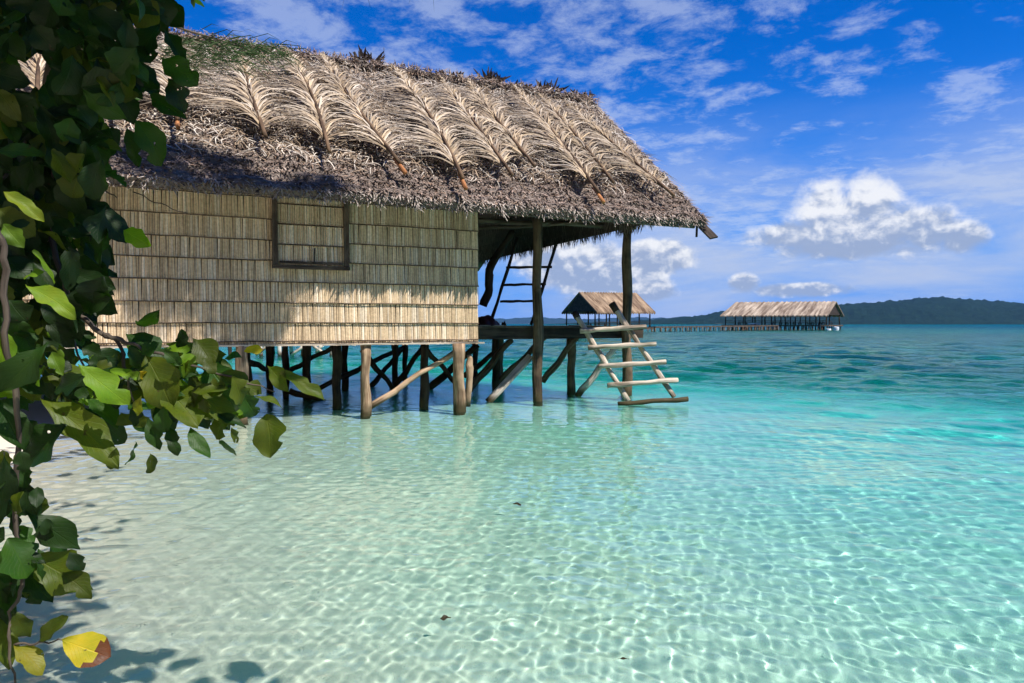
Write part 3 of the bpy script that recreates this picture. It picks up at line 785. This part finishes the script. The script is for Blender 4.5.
p2, P2 = pavilion('long open-sided pavilion with pale grey-brown thatch at the end of the jetty', xy(720, D2 + 6), xy(828, D2), (xy(841, D2 + 9) - xy(828, D2)) * 1.25, 3.4, (.04, -.0), 1.25, M['far_thatch_pale'], 11, 24, 3.55, 1)

def jetty():
    a, b_ = xy(652, D1 + 8), xy(775, D2 - 2.); e = empty('jetty', a); tag(e, 'long plank jetty on thin piles running between the two pavilions', 'jetty')
    d = b_ - a; n = 27; b = MB(); side = d.cross(V((0, 0, 1))).normalized()
    q = [side * -.9 + V((0, 0, .98)), d + side * -.9 + V((0, 0, 1.2)), d + side * .9 + V((0, 0, 1.2)), side * .9 + V((0, 0, .98))]; lo_ = [p - V((0, 0, .28)) for p in q]
    b.quad(q); b.quad(lo_[::-1])
    for k in range(4): b.quad([lo_[k], lo_[(k+1) % 4], q[(k+1) % 4], q[k]])
    b.build('walkway', M['plank'], e)
    for i in range(n + 1):
        for s_ in (-.8, .8):
            p = d * (i / n) + side * s_; h = .75 + .2 * i / n
            log('pile', V((p.x, p.y, -5)), V((p.x + random.uniform(-.15, .15), p.y, h)), .12, .11, M['post'], e, 6, .02, .05, 2)
        if i % 4 == 2:
            p = d * (i / n) + side * .85; q_ = d * ((i + .9) / n) + side * .85
            log('cross_brace', V((p.x, p.y, -.3)), V((q_.x, q_.y, .8)), .09, .08, M['dark_wood'], e, 6, .0, .0, 2)
jetty()

def far_things():
    m, t, b = material('white_paint'); n = t.noise(t.new('ShaderNodeTexCoord').outputs['Object'], 3, 3); t.set(b.inputs['Base Color'], t.mix(n, (.72, .74, .74), (.85, .85, .84))); b.inputs['Roughness'].default_value = .5
    O2 = V(p2.location)
    def white_boat(P, L_, lab):
        e = empty('rowing_boat', P); bm = bmesh.new(); N = 12; R_ = []
        for i in range(N + 1):
            u = i / N * 2 - 1; w = .42 * (1 - abs(u) ** 2.4) + .03; h = .42 + .12 * u * u
            R_.append([bm.verts.new(c) for c in ((u * L_ / 2, -w, h), (u * L_ / 2, -w * .75, .12 + .1 * u * u), (u * L_ / 2, 0, .0 + .15 * u * u), (u * L_ / 2, w * .75, .12 + .1 * u * u), (u * L_ / 2, w, h))])
        for i in range(N):
            for k in range(4): bm.faces.new((R_[i][k], R_[i][k+1], R_[i+1][k+1], R_[i+1][k]))
        me = bpy.data.meshes.new('hull'); bm.to_mesh(me); me.materials.append(m); o = bpy.data.objects.new('hull', me); C.objects.link(o); o.parent = e
        md = o.modifiers.new('solid', 'SOLIDIFY'); md.thickness = .04
        for x in (-.8, .3): 
            k = MB(); k.box((x, -.36, .3), (x + .22, .36, .34)); k.build('thwart', M['pale_pole'], e)
        tag(e, lab, 'boat'); return e
    p = O2 + P2(.30, .12, 1.25); white_boat(p, 3.2, 'white boat resting on the deck inside the long pavilion')
    def drum(P, lab, tilt=0.):
        e = empty('float_drum', P); k = MB(); rr = [.0, .40, .44, .44, .47, .47, .44, .44, .47, .47, .44, .44, .40, .0]; hh = [0, 0, .04, .35, .37, .41, .43, .75, .77, .81, .83, 1.1, 1.14, 1.14]; rr = [q * 1.25 for q in rr]
        for i in range(len(rr) - 1):
            for a in range(14):
                a0, a1 = 2 * pi * a / 14, 2 * pi * (a + 1) / 14
                k.quad([V((rr[i] * cos(a0), rr[i] * sin(a0), hh[i])), V((rr[i] * cos(a1), rr[i] * sin(a1), hh[i])), V((rr[i+1] * cos(a1), rr[i+1] * sin(a1), hh[i+1])), V((rr[i+1] * cos(a0), rr[i+1] * sin(a0), hh[i+1]))])
        k.build('barrel', m, e); c = MB(); c.tube([V((.2, 0, 1.14)), V((.2, 0, 1.19))], .06, 8); c.build('bung', M['dark_wood'], e)
        e.rotation_euler = (tilt, 0, .4); tag(e, lab, 'drum'); return e
    w = at(828.5, 331, D2 - 3); drum((w.x, w.y, -.75), 'white float drum in the water by the long pavilion, further from the jetty end post', .0)
    w = at(836, 330, D2 - 1); drum((w.x, w.y, -.35), 'taller white float drum against the end pile of the long pavilion', .12)
    # tables and benches in the shade of the pavilions
    def table(P, lab, grp, L_=2.2):
        e = empty('picnic_table', P); k = MB(); k.box((-L_/2, -.45, .72), (L_/2, .45, .78)); k.build('table_top', M['plank'], e)
        for x in (-L_*.4, L_*.4):
            for y in (-.35, .35): k = MB(); k.box((x-.05, y-.05, 0), (x+.05, y+.05, .72)); k.build('leg', M['dark_wood'], e)
        for y in (-.85, .85):
            k = MB(); k.box((-L_/2, y-.16, .42), (L_/2, y+.16, .47)); k.box((-L_*.4, y-.1, 0), (-L_*.4+.08, y+.1, .42)); k.box((L_*.4, y-.1, 0), (L_*.4+.08, y+.1, .42)); k.build('bench_seat', M['dark_wood'], e)
        tag(e, lab, 'table', grp); return e
    g2 = 'dark tables inside the long pavilion'; l2_ = 'dark table with benches in the shade of the long pavilion'
    proto = table(O2 + P2(.12, .45, 1.25), l2_, g2)
    for u in (.45, .58, .70, .82, .92):
        c = copy_tree(proto); c.location = O2 + P2(u, .45, 1.25)
    O1 = V(p1.location)
    proto = table(O1 + P1(.12, .5, .85), 'dark table with benches in the shade of the rust-brown pavilion', 'dark tables inside the rust-brown pavilion')
    for u in (.36, .80): c = copy_tree(proto); c.location = O1 + P1(u, .5, .85)
    # pale stilts of a neighbouring jetty, seen under the hut
    b0 = at(275, 356, 31.); e = empty('fishing_platform', (b0.x, b0.y, 0)); tag(e, 'pale stilted platform standing in the water beyond the dark hut stilts', 'platform')
    for i, px in enumerate((231, 246, 262, 275, 281, 292, 300, 318, 330)):
        q = at(px, 356, 31. + (i % 2) * 1.2) - V(e.location); log('stilt', V((q.x, q.y, -1.5)), V((q.x + random.uniform(-.2, .3), q.y, 1.75)), .10, .085, M['white_bark' if i % 3 else 'dark_wood'], e, 7, .02, .06, 3)
    for a, c in (((292, 355), (304, 345)), ((313, 345), (322, 352)), ((322, 345), (316, 353)), ((256, 355), (268, 345))):
        log('brace', at(*a, 30.6) - V(e.location), at(*c, 30.6) - V(e.location), .08, .07, M['grey_wood'], e, 6, .02, .05, 3)
    a, c = at(222, 338, 31.6) - V(e.location), at(340, 338, 31.6) - V(e.location); k = MB(); k.box((a.x, a.y - .9, 1.72), (c.x, a.y + 1.2, 1.9)); k.build('platform_deck', M['grey_wood'], e)
far_things()

# ------------------------------------------------------------------ hills
def hills():
    m, t, b = material('forested_hill'); P = t.new('ShaderNodeNewGeometry').outputs['Position']
    n = t.noise(P, .035, 6, .7); n2 = t.noise(P, .006, 4)
    col = t.mix(t.ramp(n, [(.35, 0.), (.68, 1.)]), (.003, .014, .009), (.014, .036, .022)); col = t.mix(t.math('MULTIPLY', n2, .5), col, (.008, .017, .012))
    sx = t.new('ShaderNodeSeparateXYZ'); t.set(sx.inputs[0], P)
    shore = t.math('MULTIPLY', t.math('SUBTRACT', 1., t.smooth(sx.outputs[2], 1., 4.)), t.ramp(t.noise(P, .004, 2), [(.64, 0.), (.68, 1.)]))
    col = t.mix(shore, col, (.45, .42, .36))
    t.set(b.inputs['Base Color'], col); b.inputs['Roughness'].default_value = 1; b.inputs['Specular IOR Level'].default_value = 0
    t.set(b.inputs['Normal'], t.bump(n, 1., 12.))
    def ridge(name, lab, prof, Y, dep, seedv, bumps):
        px = np.array([p[0] for p in prof], float); ph = np.array([p[1] for p in prof], float)
        na, nd = 420, 46
        r_ = np.random.default_rng(seedv); xs = np.linspace(px[0], px[-1], na); hh = np.interp(xs, px, ph)
        k = np.ones(9) / 9; hh = np.convolve(np.pad(hh, 4, 'edge'), k, 'valid')
        U = np.linspace(0, 1, nd); XX = np.zeros((na, nd)); YY = np.zeros((na, nd)); ZZ = np.zeros((na, nd))
        for j, u in enumerate(U):
            d = Y + dep * u; XX[:, j] = (xs - 512) / FPX * d; YY[:, j] = d
            ZZ[:, j] = np.maximum(hh, 0) * Y * 1.25 / FPX * math.sin(min(1, u * 1.35) * pi / 2) ** .8 * (1 if u < .7 else math.cos((u - .7) / .3 * pi / 2))
        det = np.zeros_like(ZZ)
        for lam, A in bumps:
            for _ in range(5):
                a = r_.uniform(0, 6.28); det += A * np.sin(2 * pi / (lam * r_.uniform(.7, 1.4)) * (XX * cos(a) + YY * sin(a)) + r_.uniform(0, 6.28))
        det += r_.uniform(-1, 1, ZZ.shape) * bumps[-1][1] * 1.4
        ZZ = ZZ + det * np.clip(ZZ / 25, 0, 1) - 2.5 * (U[None, :] == 0) - 2.5 * (U[None, :] == 1)
        o = grid(name, XX, YY, ZZ, m); tag(o, lab, None, None, 'structure')
    ridge('hills', 'low forested dark green island across the lagoon', [(540, 0), (580, 1.5), (620, 2.2), (650, 4), (690, 7), (730, 14), (770, 19), (820, 21), (860, 22), (905, 26), (930, 28.5), (955, 27.5), (985, 25), (1030, 21), (1100, 17), (1250, 14), (1450, 6), (1550, 0)], 2300, 1300, 3, ((260, 1.6), (90, 1.3), (38, 1.7)))
    ridge('hills', 'faint blue range of hills on the far horizon', [(60, 0), (180, 3), (330, 4.5), (430, 3), (500, 4.2), (530, 5.6), (560, 4.4), (600, 5), (640, 6.2), (665, 5.2), (700, 6.5), (760, 5), (900, 2), (960, 0)], 7800, 900, 8, ((900, 4.), (300, 3.), (120, 2.)))
hills()

# ------------------------------------------------------------------ trees
def leaf(b, base, tip, w, nrm, c, droop=.12, fold=.25, notch=0., nx=4, ny=8, blunt=.5, c2=None):
    """obovate leaf: base to tip, full width w, facing nrm; folded along the midrib and drooping to the tip"""
    ax = tip - base; L_ = ax.length; ax = ax.normalized(); sd = ax.cross(nrm).normalized(); nn = sd.cross(ax).normalized()
    ph = random.random() * 9; tw = random.uniform(-.9, .9); rag = random.uniform(.03, .16); pw = random.choice((.58, .7, .85, 1.0, 1.15))
    side_bend = random.uniform(-.14, .14)
    def P(u, v):                                             # u -1..1, v 0..1
        vv = max(0., min(1., v)); 
        prof = (max(0., sin(pi * vv ** (.85 + .7 * blunt))) ** pw) if vv < 1 else 0
        e = w * .5 * prof * (1 + rag * sin(vv * 17 + ph + 2 * u)) + .0015
        if notch and u * notch > 0: e *= 1 - .55 * math.exp(-((vv - .6 - .1 * sin(ph)) / .07) ** 2)
        x = u * e; cz = -droop * L_ * vv * vv + abs(u) * e * fold + .045 * L_ * sin(vv * 10 + ph + u * 2) * abs(u)
        q = base + ax * (L_ * (vv - droop * .4 * vv * vv)) + sd * (x * cos(tw * vv) + side_bend * L_ * vv * vv) + nn * (cz + x * sin(tw * vv))
        return q
    for j in range(ny):
        for i in range(nx):
            u0, u1 = -1 + 2 * i / nx, -1 + 2 * (i + 1) / nx; v0, v1 = j / ny, (j + 1) / ny
            cc = c
            if c2 is not None and v0 + .12 * (i % 3) * abs(u0) >= .72: cc = c2
            b.quad([P(u0, v0), P(u1, v0), P(u1, v1), P(u0, v1)], [(u0/2+.5, v0), (u1/2+.5, v0), (u1/2+.5, v1), (u0/2+.5, v1)], cc)
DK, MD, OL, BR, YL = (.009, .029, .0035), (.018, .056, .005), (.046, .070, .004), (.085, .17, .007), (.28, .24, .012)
def rn(): return V((random.gauss(0, 1), random.gauss(0, 1), random.gauss(0, 1))).normalized()

def beach_tree():
    root = empty('beach_tree', (-2.3, 1.2, .35)); O = V(root.location)
    tag(root, 'broad-leaved shore tree with large dark green leaves hanging over the beach', 'tree')
    A_ = lambda px, py, d: at(px, py, d) - O
    poly('trunk', [V((0, 0, -.6)), V((.02, .05, .5)), V((-.05, .2, 1.4)), V((.15, .4, 2.4)), V((.3, .5, 3.6)), V((.5, .4, 5.0))], [.16, .13, .12, .105, .085, .05], M['bark'], root, 12)
    br = [([V((.0, .25, 1.9)), A_(20, -60, 2.3), A_(63, 0, 2.4), A_(51, 48, 2.4), A_(48, 107, 2.42), A_(56, 172, 2.4), A_(49, 230, 2.38), A_(46, 255, 2.38), A_(60, 310, 2.35), A_(84, 366, 2.3)], [.05, .03, .018, .016, .014, .0125, .011, .009, .006, .003], 'bark'),
          ([V((-.05, .2, 1.3)), A_(-20, 215, 1.9), A_(3, 240, 1.9), A_(5, 270, 1.9), A_(5, 332, 1.9), A_(20, 430, 2.0), A_(14, 500, 2.02), A_(24, 586, 2.0), A_(10, 612, 2.0), A_(9, 650, 2.0), A_(16, 690, 2.0)], [.04, .014, .009, .009, .009, .008, .007, .006, .005, .004, .003], 'twig'),
          ([A_(49, 230, 2.38), A_(71, 309, 2.2), A_(103, 334, 2.15), A_(120, 340, 2.15), A_(142, 348, 2.15), A_(190, 365, 2.15), A_(240, 380, 2.15), A_(275, 392, 2.15)], [.010, .0075, .0072, .007, .005, .004, .003, .0015], 'twig'),
          ([A_(103, 334, 2.15), A_(120, 343, 2.15), A_(126, 372, 2.15), A_(135, 410, 2.15)], [.006, .006, .005, .002], 'twig'),
          ([A_(0, 185, 2.3), A_(12, 160, 2.35), A_(30, 138, 2.4), A_(48, 120, 2.42)], [.006, .006, .006, .007], 'bark'),
          ([A_(14, 645, 2.), A_(40, 643, 2.), A_(62, 640, 2.)], [.004, .003, .002], 'twig'),
          ([A_(86, 175, 2.5), A_(100, 186, 2.5), A_(117, 198, 2.5)], [.004, .004, .002], 'twig'),
          ([A_(133, 192, 2.6), A_(160, 204, 2.6), A_(191, 215, 2.6)], [.0025, .002, .0012], 'twig'),
          ([V((.3, .5, 3.6)), V((.9, 1.0, 3.9)), V((1.5, 1.4, 3.9)), V((2.1, 1.6, 3.7))], [.05, .035, .022, .008], 'bark'),
          ([V((.5, .4, 5.0)), V((1.4, .2, 5.2)), V((2.4, .3, 5.0))], [.05, .03, .01], 'bark'),
          ([V((.15, .4, 2.4)), V((.5, .0, 2.9)), V((1.2, -.1, 3.1)), V((2.0, .2, 2.9))], [.05, .035, .022, .008], 'bark')]
    for pts, rad, mt in br: poly('branch', pts, rad, M[mt], root, 8, .004, .08, 5)
    def place(b, x0, y0, x1, y1, w, d, c, facing=.75, droop=.12, fold=.25, notch=0., c2=None, dd=0.):
        p, q = A_(x0, y0, d), A_(x1, y1, d + dd); vw = (EYE - at((x0 + x1) / 2, (y0 + y1) / 2, d)).normalized()
        nr = (vw * facing + V((0, 0, .45)) + rn() * .35).normalized()
        leaf(b, p, q, w * d / FPX * random.uniform(.9, 1.1), nr, tone(c, .75, 1.35), droop + random.uniform(-.05, .2), fold + random.uniform(-.15, .2), notch, 6, 12, random.uniform(.2, .6), c2)
    # the low spray that hangs out over the water
    b = MB()
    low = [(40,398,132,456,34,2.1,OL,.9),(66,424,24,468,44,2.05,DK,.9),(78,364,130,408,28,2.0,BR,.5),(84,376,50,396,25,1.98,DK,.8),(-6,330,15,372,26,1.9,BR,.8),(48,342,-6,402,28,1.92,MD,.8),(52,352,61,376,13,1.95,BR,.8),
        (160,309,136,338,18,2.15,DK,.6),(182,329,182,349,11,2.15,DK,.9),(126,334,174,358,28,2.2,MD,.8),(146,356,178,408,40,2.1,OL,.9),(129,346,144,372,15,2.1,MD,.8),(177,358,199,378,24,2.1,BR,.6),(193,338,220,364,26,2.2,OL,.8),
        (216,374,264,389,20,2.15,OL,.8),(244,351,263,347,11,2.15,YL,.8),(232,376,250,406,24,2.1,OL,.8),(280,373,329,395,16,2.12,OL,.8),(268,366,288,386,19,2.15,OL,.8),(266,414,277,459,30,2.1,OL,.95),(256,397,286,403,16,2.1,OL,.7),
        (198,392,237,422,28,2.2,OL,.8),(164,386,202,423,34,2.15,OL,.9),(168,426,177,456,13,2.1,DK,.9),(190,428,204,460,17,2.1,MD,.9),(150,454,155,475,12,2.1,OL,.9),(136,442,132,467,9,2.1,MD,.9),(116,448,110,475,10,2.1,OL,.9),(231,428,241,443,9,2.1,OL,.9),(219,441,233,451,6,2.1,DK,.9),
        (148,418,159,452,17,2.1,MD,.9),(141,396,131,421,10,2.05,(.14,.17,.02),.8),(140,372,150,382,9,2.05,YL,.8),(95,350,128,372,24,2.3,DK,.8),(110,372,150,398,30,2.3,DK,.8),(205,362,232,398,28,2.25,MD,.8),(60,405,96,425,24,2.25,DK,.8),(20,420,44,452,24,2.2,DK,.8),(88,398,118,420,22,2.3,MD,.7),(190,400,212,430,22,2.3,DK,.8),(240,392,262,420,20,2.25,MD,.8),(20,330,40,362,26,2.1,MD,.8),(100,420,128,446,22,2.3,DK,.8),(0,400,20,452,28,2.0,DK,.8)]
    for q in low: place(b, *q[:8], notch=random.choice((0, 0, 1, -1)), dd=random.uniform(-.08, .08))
    for _ in range(260):                                     # filling behind
        x = random.uniform(-10, 235); y = random.gauss(370 + .1 * x, 26); a = random.uniform(-.6, 2.2); l = random.uniform(15, 36)
        if y > 416 or y < 322 + .12 * max(0, x - 60) or (x < 100 and y > 400): continue
        place(b, x, y, x + l * cos(a), y + l * sin(a), random.uniform(11, 21), random.uniform(2.05, 2.6), random.choice((DK, DK, MD, OL, OL, BR)), random.uniform(.3, .9), notch=random.choice((0, 1, -1)))
    b.build('low_foliage', M['leaf'], root, smooth=True)
    b = MB()
    for q in [(4,452,10,548,24,1.95,DK,.9),(38,487,34,506,12,2.0,DK,.9),(24,510,84,553,30,2.0,DK,.85),(8,538,31,578,36,1.95,MD,.9),(32,556,92,592,44,2.05,OL,.9),(60,572,97,594,24,2.0,OL,.8),(14,645,47,667,19,2.0,(.15,.15,.012),.9),(68,616,34,642,15,2.0,OL,.8),(12,610,32,642,17,2.0,OL,.8),(14,574,11,600,6,2.,DK,.8),(20,560,44,608,30,2.1,DK,.8),(50,540,70,580,26,2.1,MD,.8),(-6,560,14,640,26,2.1,MD,.8),(-5,480,20,520,26,2.1,DK,.8),(0,618,16,672,18,2.05,OL,.8)]:
        place(b, *q[:8], notch=random.choice((0, 1, -1)), dd=random.uniform(-.06, .06))
    for _ in range(46):
        y = random.uniform(455, 625); x = random.uniform(-8, 30 + 55 * math.exp(-((y - 560) / 40) ** 2)); a = random.gauss(1.3, .7); l = random.uniform(14, 34)
        place(b, x - l * .5 * cos(a), y - l * .5 * sin(a), x + l * .5 * cos(a), y + l * .5 * sin(a), random.uniform(10, 22), random.uniform(1.95, 2.2), random.choice((DK, DK, MD, OL)), random.uniform(.4, .9), notch=random.choice((0, 1, -1)))
    b.build('hanging_foliage', M['leaf'], root, smooth=True)
    b = MB(); place(b, 62, 640, 111, 657, 36, 2.0, YL, .95, .05, .12, 0, (.10, .035, .015)); tag(b.build('yellow_leaf', M['leaf'], root, smooth=True), 'yellow leaf with a brown withered tip')
    b = MB()
    for q in [(4,192,44,218,13,2.0,(.14,.2,.012),.6),(3,224,23,248,18,2.0,BR,.8),(33,250,59,281,11,2.0,BR,.4),(26,286,84,308,19,2.0,(.12,.2,.014),.4),(24,279,41,266,9,2.,BR,.5),(124,230,149,248,19,2.3,BR,.6)]:
        place(b, *q[:8])
    b.build('young_leaves', M['leaf'], root, smooth=True)
    # main crown: the part in view, then what shades it from above
    b = MB()
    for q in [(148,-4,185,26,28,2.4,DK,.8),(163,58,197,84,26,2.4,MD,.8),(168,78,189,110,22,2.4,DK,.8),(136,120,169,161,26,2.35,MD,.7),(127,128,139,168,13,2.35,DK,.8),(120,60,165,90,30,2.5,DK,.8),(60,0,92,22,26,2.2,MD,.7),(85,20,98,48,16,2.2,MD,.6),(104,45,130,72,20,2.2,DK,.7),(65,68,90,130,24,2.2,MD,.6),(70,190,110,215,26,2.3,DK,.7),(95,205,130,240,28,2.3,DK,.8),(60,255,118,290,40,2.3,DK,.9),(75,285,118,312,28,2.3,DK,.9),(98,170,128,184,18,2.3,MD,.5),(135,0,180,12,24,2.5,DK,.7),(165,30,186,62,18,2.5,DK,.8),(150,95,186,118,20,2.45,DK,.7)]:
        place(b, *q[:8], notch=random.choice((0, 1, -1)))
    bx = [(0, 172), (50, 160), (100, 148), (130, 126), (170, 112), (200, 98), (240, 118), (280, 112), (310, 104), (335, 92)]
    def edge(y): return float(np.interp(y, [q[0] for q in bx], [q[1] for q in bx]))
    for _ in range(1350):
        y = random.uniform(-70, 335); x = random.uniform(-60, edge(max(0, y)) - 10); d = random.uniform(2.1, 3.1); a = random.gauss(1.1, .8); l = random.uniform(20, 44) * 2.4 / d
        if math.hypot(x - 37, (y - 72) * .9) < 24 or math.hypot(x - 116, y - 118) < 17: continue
        place(b, x - l * cos(a) * .5, y - l * sin(a) * .5, x + l * cos(a) * .5, y + l * sin(a) * .5, random.uniform(14, 28) * 2.4 / d, d, random.choice((DK, DK, DK, DK, MD, OL)), random.uniform(.1, .9), random.uniform(.05, .3))  # mostly the darkest green, making up for missing shade in the crown
    def clump(c, rad, n, up=.8):
        for _ in range(n):
            p = c + V((random.gauss(0, rad), random.gauss(0, rad), random.gauss(0, rad * .5))); d = (rn() + V((0, 0, -.3))).normalized(); l = random.uniform(.12, .21)
            leaf(b, p, p + d * l, l * random.uniform(.5, .68), (V((0, 0, up)) + rn() * .6).normalized(), tone(random.choice((DK, MD, MD)), .8, 1.2), .12, .25, 0, 2, 5)
    for t_ in (.5, .8, 1.1, 1.4, 1.7, 2.0, 2.4, 2.9):                       # between the visible leaves and the sun
        for px, py in ((0, 20), (40, 60), (90, 40), (130, 90), (60, 130), (20, 170), (90, 190), (60, 230), (150, 20), (20, 280), (80, 280), (120, 60), (160, 70), (110, 140), (20, 120), (60, 180)):
            p = at(px, py, 2.5) + SUN * t_
            if math.hypot(p.x, p.y) < .5 and p.z < 2.2: continue
            vp = p - EYE
            if vp.y > 0 and (341.5 - FPX * vp.z / vp.y) > -130 and 512 + FPX * vp.x / vp.y > 20: continue
            clump(p - O, .17, 15)
    for px, py, t_ in ((225, 668, 3.4), (150, 655, 3.4), (60, 665, 3.4), (10, 650, 3.4), (110, 528, 4.1), (60, 505, 4.4), (90, 472, 4.8), (100, 640, 3.4), (55, 458, 5.0), (30, 466, 4.8), (75, 450, 5.2), (15, 450, 5.0), (45, 440, 5.2)):
        p = at(px, py, water_line(px, py)) + SUN * (t_ + .5); clump(p - O, .11, 9)
    b.build('crown', M['leaf'], root, smooth=True)
beach_tree()

def casuarina():
    root = empty('casuarina_tree', (-6.4, 6.4, .4)); O = V(root.location)
    tag(root, 'feathery needle-leaved tree whose green twigs hang over the thatch roof', 'tree')
    A_ = lambda px, py, d: at(px, py, d) - O
    poly('trunk', [V((0, 0, -.6)), V((.1, .1, 1.5)), V((0, .3, 3.5)), V((.2, .4, 5.5)), V((.3, .5, 8.)), V((.3, .6, 10.))], [.2, .17, .15, .12, .09, .05], M['bark'], root, 12)
    def shade_spot(p):                                       # a place on the line from p to the sun, above the view
        t_ = 2.5
        while True:
            q = p + SUN * t_; v = q - EYE
            if 341.5 - FPX * (v.z * cos(PITCH) + v.y * sin(PITCH)) / (v.y * cos(PITCH) - v.z * sin(PITCH)) < -60: return q - O
            t_ += .1
    spots = [shade_spot(HM @ on_plane(x, y, slope(0, 0, .15), nF)) for x, y in ((150, 165), (185, 180), (225, 178), (262, 186), (300, 190), (322, 184), (215, 160), (120, 150), (170, 150), (60, 120), (100, 110))]
    spots += [shade_spot(HM @ on_y(x, y, 0)) for x, y in ((226, 335), (258, 318), (240, 345), (268, 338), (212, 318))]
    tgt = [A_(235, 45, 7.2)] + [sum((spots[k] for k in g), V()) / len(g) for g in ((0, 1, 2), (3, 4, 5), (6, 7, 8), (9, 10), (11, 12, 13), (14, 15))]
    b = MB()
    def spray(p, d, n, ln, dens):
        for _ in range(n):
            q = p + rn() * random.uniform(0, .16); dd = (d + rn() * .6).normalized(); l = ln * random.uniform(.5, 1.1); sd = dd.cross(rn()).normalized()
            e = q + dd * l * .6; f = q + dd * l + V((0, 0, -l * .3))
            b.strip([q, e, f], [.004, .0035, .001], sd, tone((.05, .085, .03), .7, 1.4))
    for k, tg in enumerate(tgt):
        st = V((.1, .35, 4.2 if k == 0 else 5.5)); mid = st.lerp(tg, .5) + V((0, 0, .35))
        poly('branch', [st, mid, tg], [.05, .03, .006], M['bark'], root, 7, .01, .08, 8)
    base = at(150, 52, 7.0) - O
    for px, py in ((165, 50), (180, 44), (195, 50), (205, 42), (220, 50), (232, 44), (245, 52), (260, 48), (275, 54), (190, 58), (210, 60), (228, 58), (172, 62)):
        p = at(px, py, 7.1 + random.uniform(-.2, .2)) - O; spray(p, V((1, .1, .06)), 34, .32, 1)
    for k, tg in enumerate(spots):
        for _ in range(38 if k < 11 else 12): spray(tg + V((random.gauss(0, .16), random.gauss(0, .16), random.gauss(0, .12))), rn(), 34, .34, 1)
    b.build('foliage', M['needle'], root)
casuarina()

# ------------------------------------------------------------------ leaves adrift
def drift():
    for px, py, l, lab in ((451, 622, .055, 'dark withered leaf lying under the clear shallows, nearest the beach of the three'), (512, 506, .10, 'brown leaf adrift furthest out, in line with the hut deck'), (629, 664, .05, 'small brown leaf drifting near the bottom of the picture')):
        p = at(px, py, water_line(px, py)); b = MB(); a = random.uniform(0, 6); d = V((cos(a), sin(a) * .6, .0))
        leaf(b, V((0, 0, 0)), d * l, l * .45, V((0, 0, 1)), (.03, .022, .012), .05, .2)
        o = b.build('fallen_leaf', M['leaf'], None, smooth=True); o.location = (p.x, p.y, .022); tag(o, lab, 'leaf')
drift()

# ------------------------------------------------------------------ sea air
def haze():
    m = bpy.data.materials.new('sea_haze'); m.use_nodes = True; t = NT(m); t.n.remove(t.n['Principled BSDF'])
    v = t.new('ShaderNodeVolumePrincipled'); v.inputs['Color'].default_value = (.25, .52, 1, 1); v.inputs['Density'].default_value = HAZE
    t.l.new(v.outputs[0], t.n['Material Output'].inputs['Volume'])
    b = MB(); b.box((-10000, -10000, -33), (10000, 10000, 175)); o = b.build('haze', m); tag(o, kind='stuff')
HAZE = .00004
haze()

# ------------------------------------------------------------------ render settings
sc.render.engine = 'CYCLES'
sc.cycles.use_denoising = True
try: sc.cycles.denoiser = 'OPENIMAGEDENOISE'
except Exception: pass
sc.cycles.sample_clamp_indirect = 8
sc.cycles.max_bounces = 8; sc.cycles.transmission_bounces = 6; sc.cycles.diffuse_bounces = 3; sc.cycles.transparent_max_bounces = 8
sc.view_settings.view_transform = 'Standard'; sc.view_settings.look = 'None'; sc.view_settings.exposure = .62; sc.view_settings.gamma = 1
